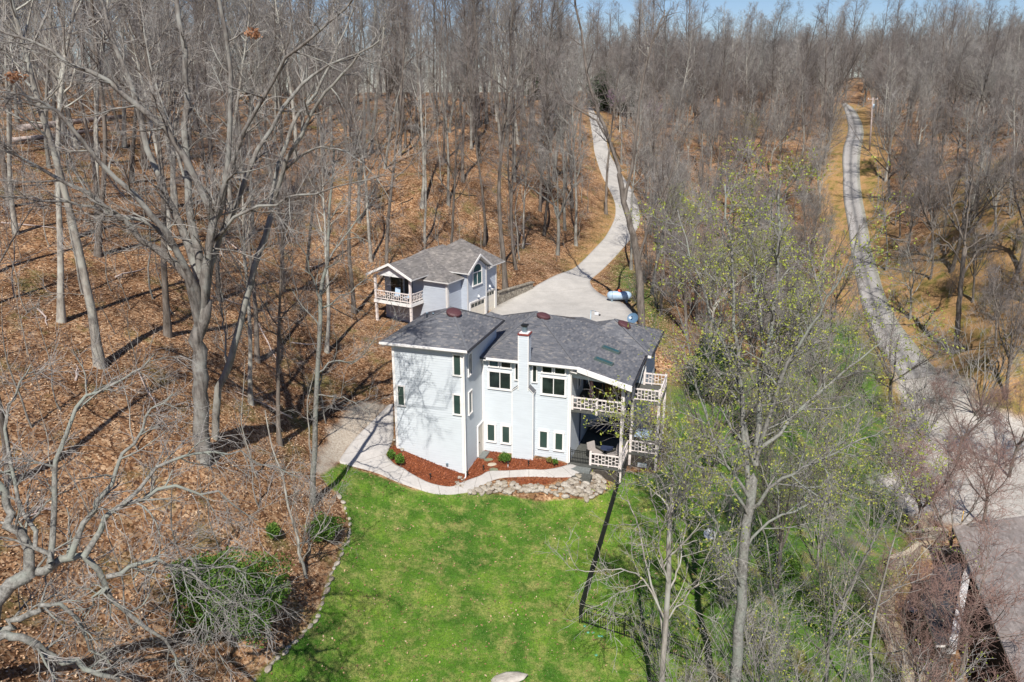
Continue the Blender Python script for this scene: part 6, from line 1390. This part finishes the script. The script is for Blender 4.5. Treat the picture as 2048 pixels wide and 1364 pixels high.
ng.links.new(nattr("idx", 'INT'), ip.inputs["Instance Index"]); cx = ng.nodes.new("ShaderNodeCombineXYZ"); ng.links.new(nattr("rot", 'FLOAT'), cx.inputs[2]); ng.links.new(cx.outputs[0], ip.inputs["Rotation"]); ng.links.new(nattr("scl", 'FLOAT'), ip.inputs["Scale"])
ng.links.new(ip.outputs[0], go.inputs[0]); md = wo_.modifiers.new("woods", 'NODES'); md.node_group = ng
# ---- leaf litter, mulch chips and grass blades lying on the ground near the camera
def litter(name, n_, xr, yr, test, size, m_, lab, cat, up=0.02, stand=False, seed=3):
    g = np.random.default_rng(seed); y = yr[0] + (yr[1] - yr[0]) * g.random(n_); x = xr[0] + (xr[1] - xr[0]) * g.random(n_)
    k = test(x, y); x, y = x[k], y[k]; C = np.stack([x, y, hh(x, y) + up + .03 * g.random(len(x))], -1)
    a = unit(np.stack([g.normal(0, 1, len(x)), g.normal(0, 1, len(x)), g.normal(0, .35 if not stand else 3, len(x))], -1)); b_ = unit(np.stack([-a[:, 1], a[:, 0], g.normal(0, .4, len(x))], -1))
    s = size * (.5 + g.random((len(x), 1))); q = np.stack([C - a * s, C + b_ * s * (.55 if not stand else .15), C + a * s, C - b_ * s * (.55 if not stand else .15)], 1)
    tag(link(name, npmesh(name, q.reshape(-1, 3), np.arange(len(x) * 4).reshape(-1, 4), [M[m_]])), lab, cat, None, 'stuff')
inside = lambda P_, x, y, o_=0: sdf(P_, x, y) > o_
DRV = DA + DB[::-1]
litter("fallen_leaves", 520000, (-60, 16), (17, 110), lambda x, y: (np.abs(x) < y * .70 + 2) & ~inside(LAWN, x, y, -.3) & ~inside(MULCH, x, y, -.2) & ~inside(GRV, x, y, -.1) & ~inside(DRV, x, y, -.3) & ~inside(GP[:2] + [HW(13, 10, 0), HW(-6, 10, 0)], x, y) & ((x < 3) | (y > 62)), .05, 'litter', "brown fallen leaves covering the forest floor", "leaf litter", .03)
litter("lawn_leaves", 2600, (-13, 12), (26, 45), lambda x, y: inside(LAWN, x, y, .2), .06, 'litter', "scattered pale dead leaves on the green lawn", "leaf litter", .03, seed=4)
litter("mulch_chips", 26000, (-9, 6), (41, 52), lambda x, y: inside(MULCH, x, y, .02) | inside(MULCH2, x, y, .02), .05, 'mulchchip', "reddish bark mulch in the beds at the foot of the house", "mulch", .02, seed=5)
litter("lawn_grass", 260000, (-13, 14), (25, 46), lambda x, y: inside(LAWN, x, y, .05), .05, 'grassblade', "short green lawn grass", "grass", .03, True, 6)
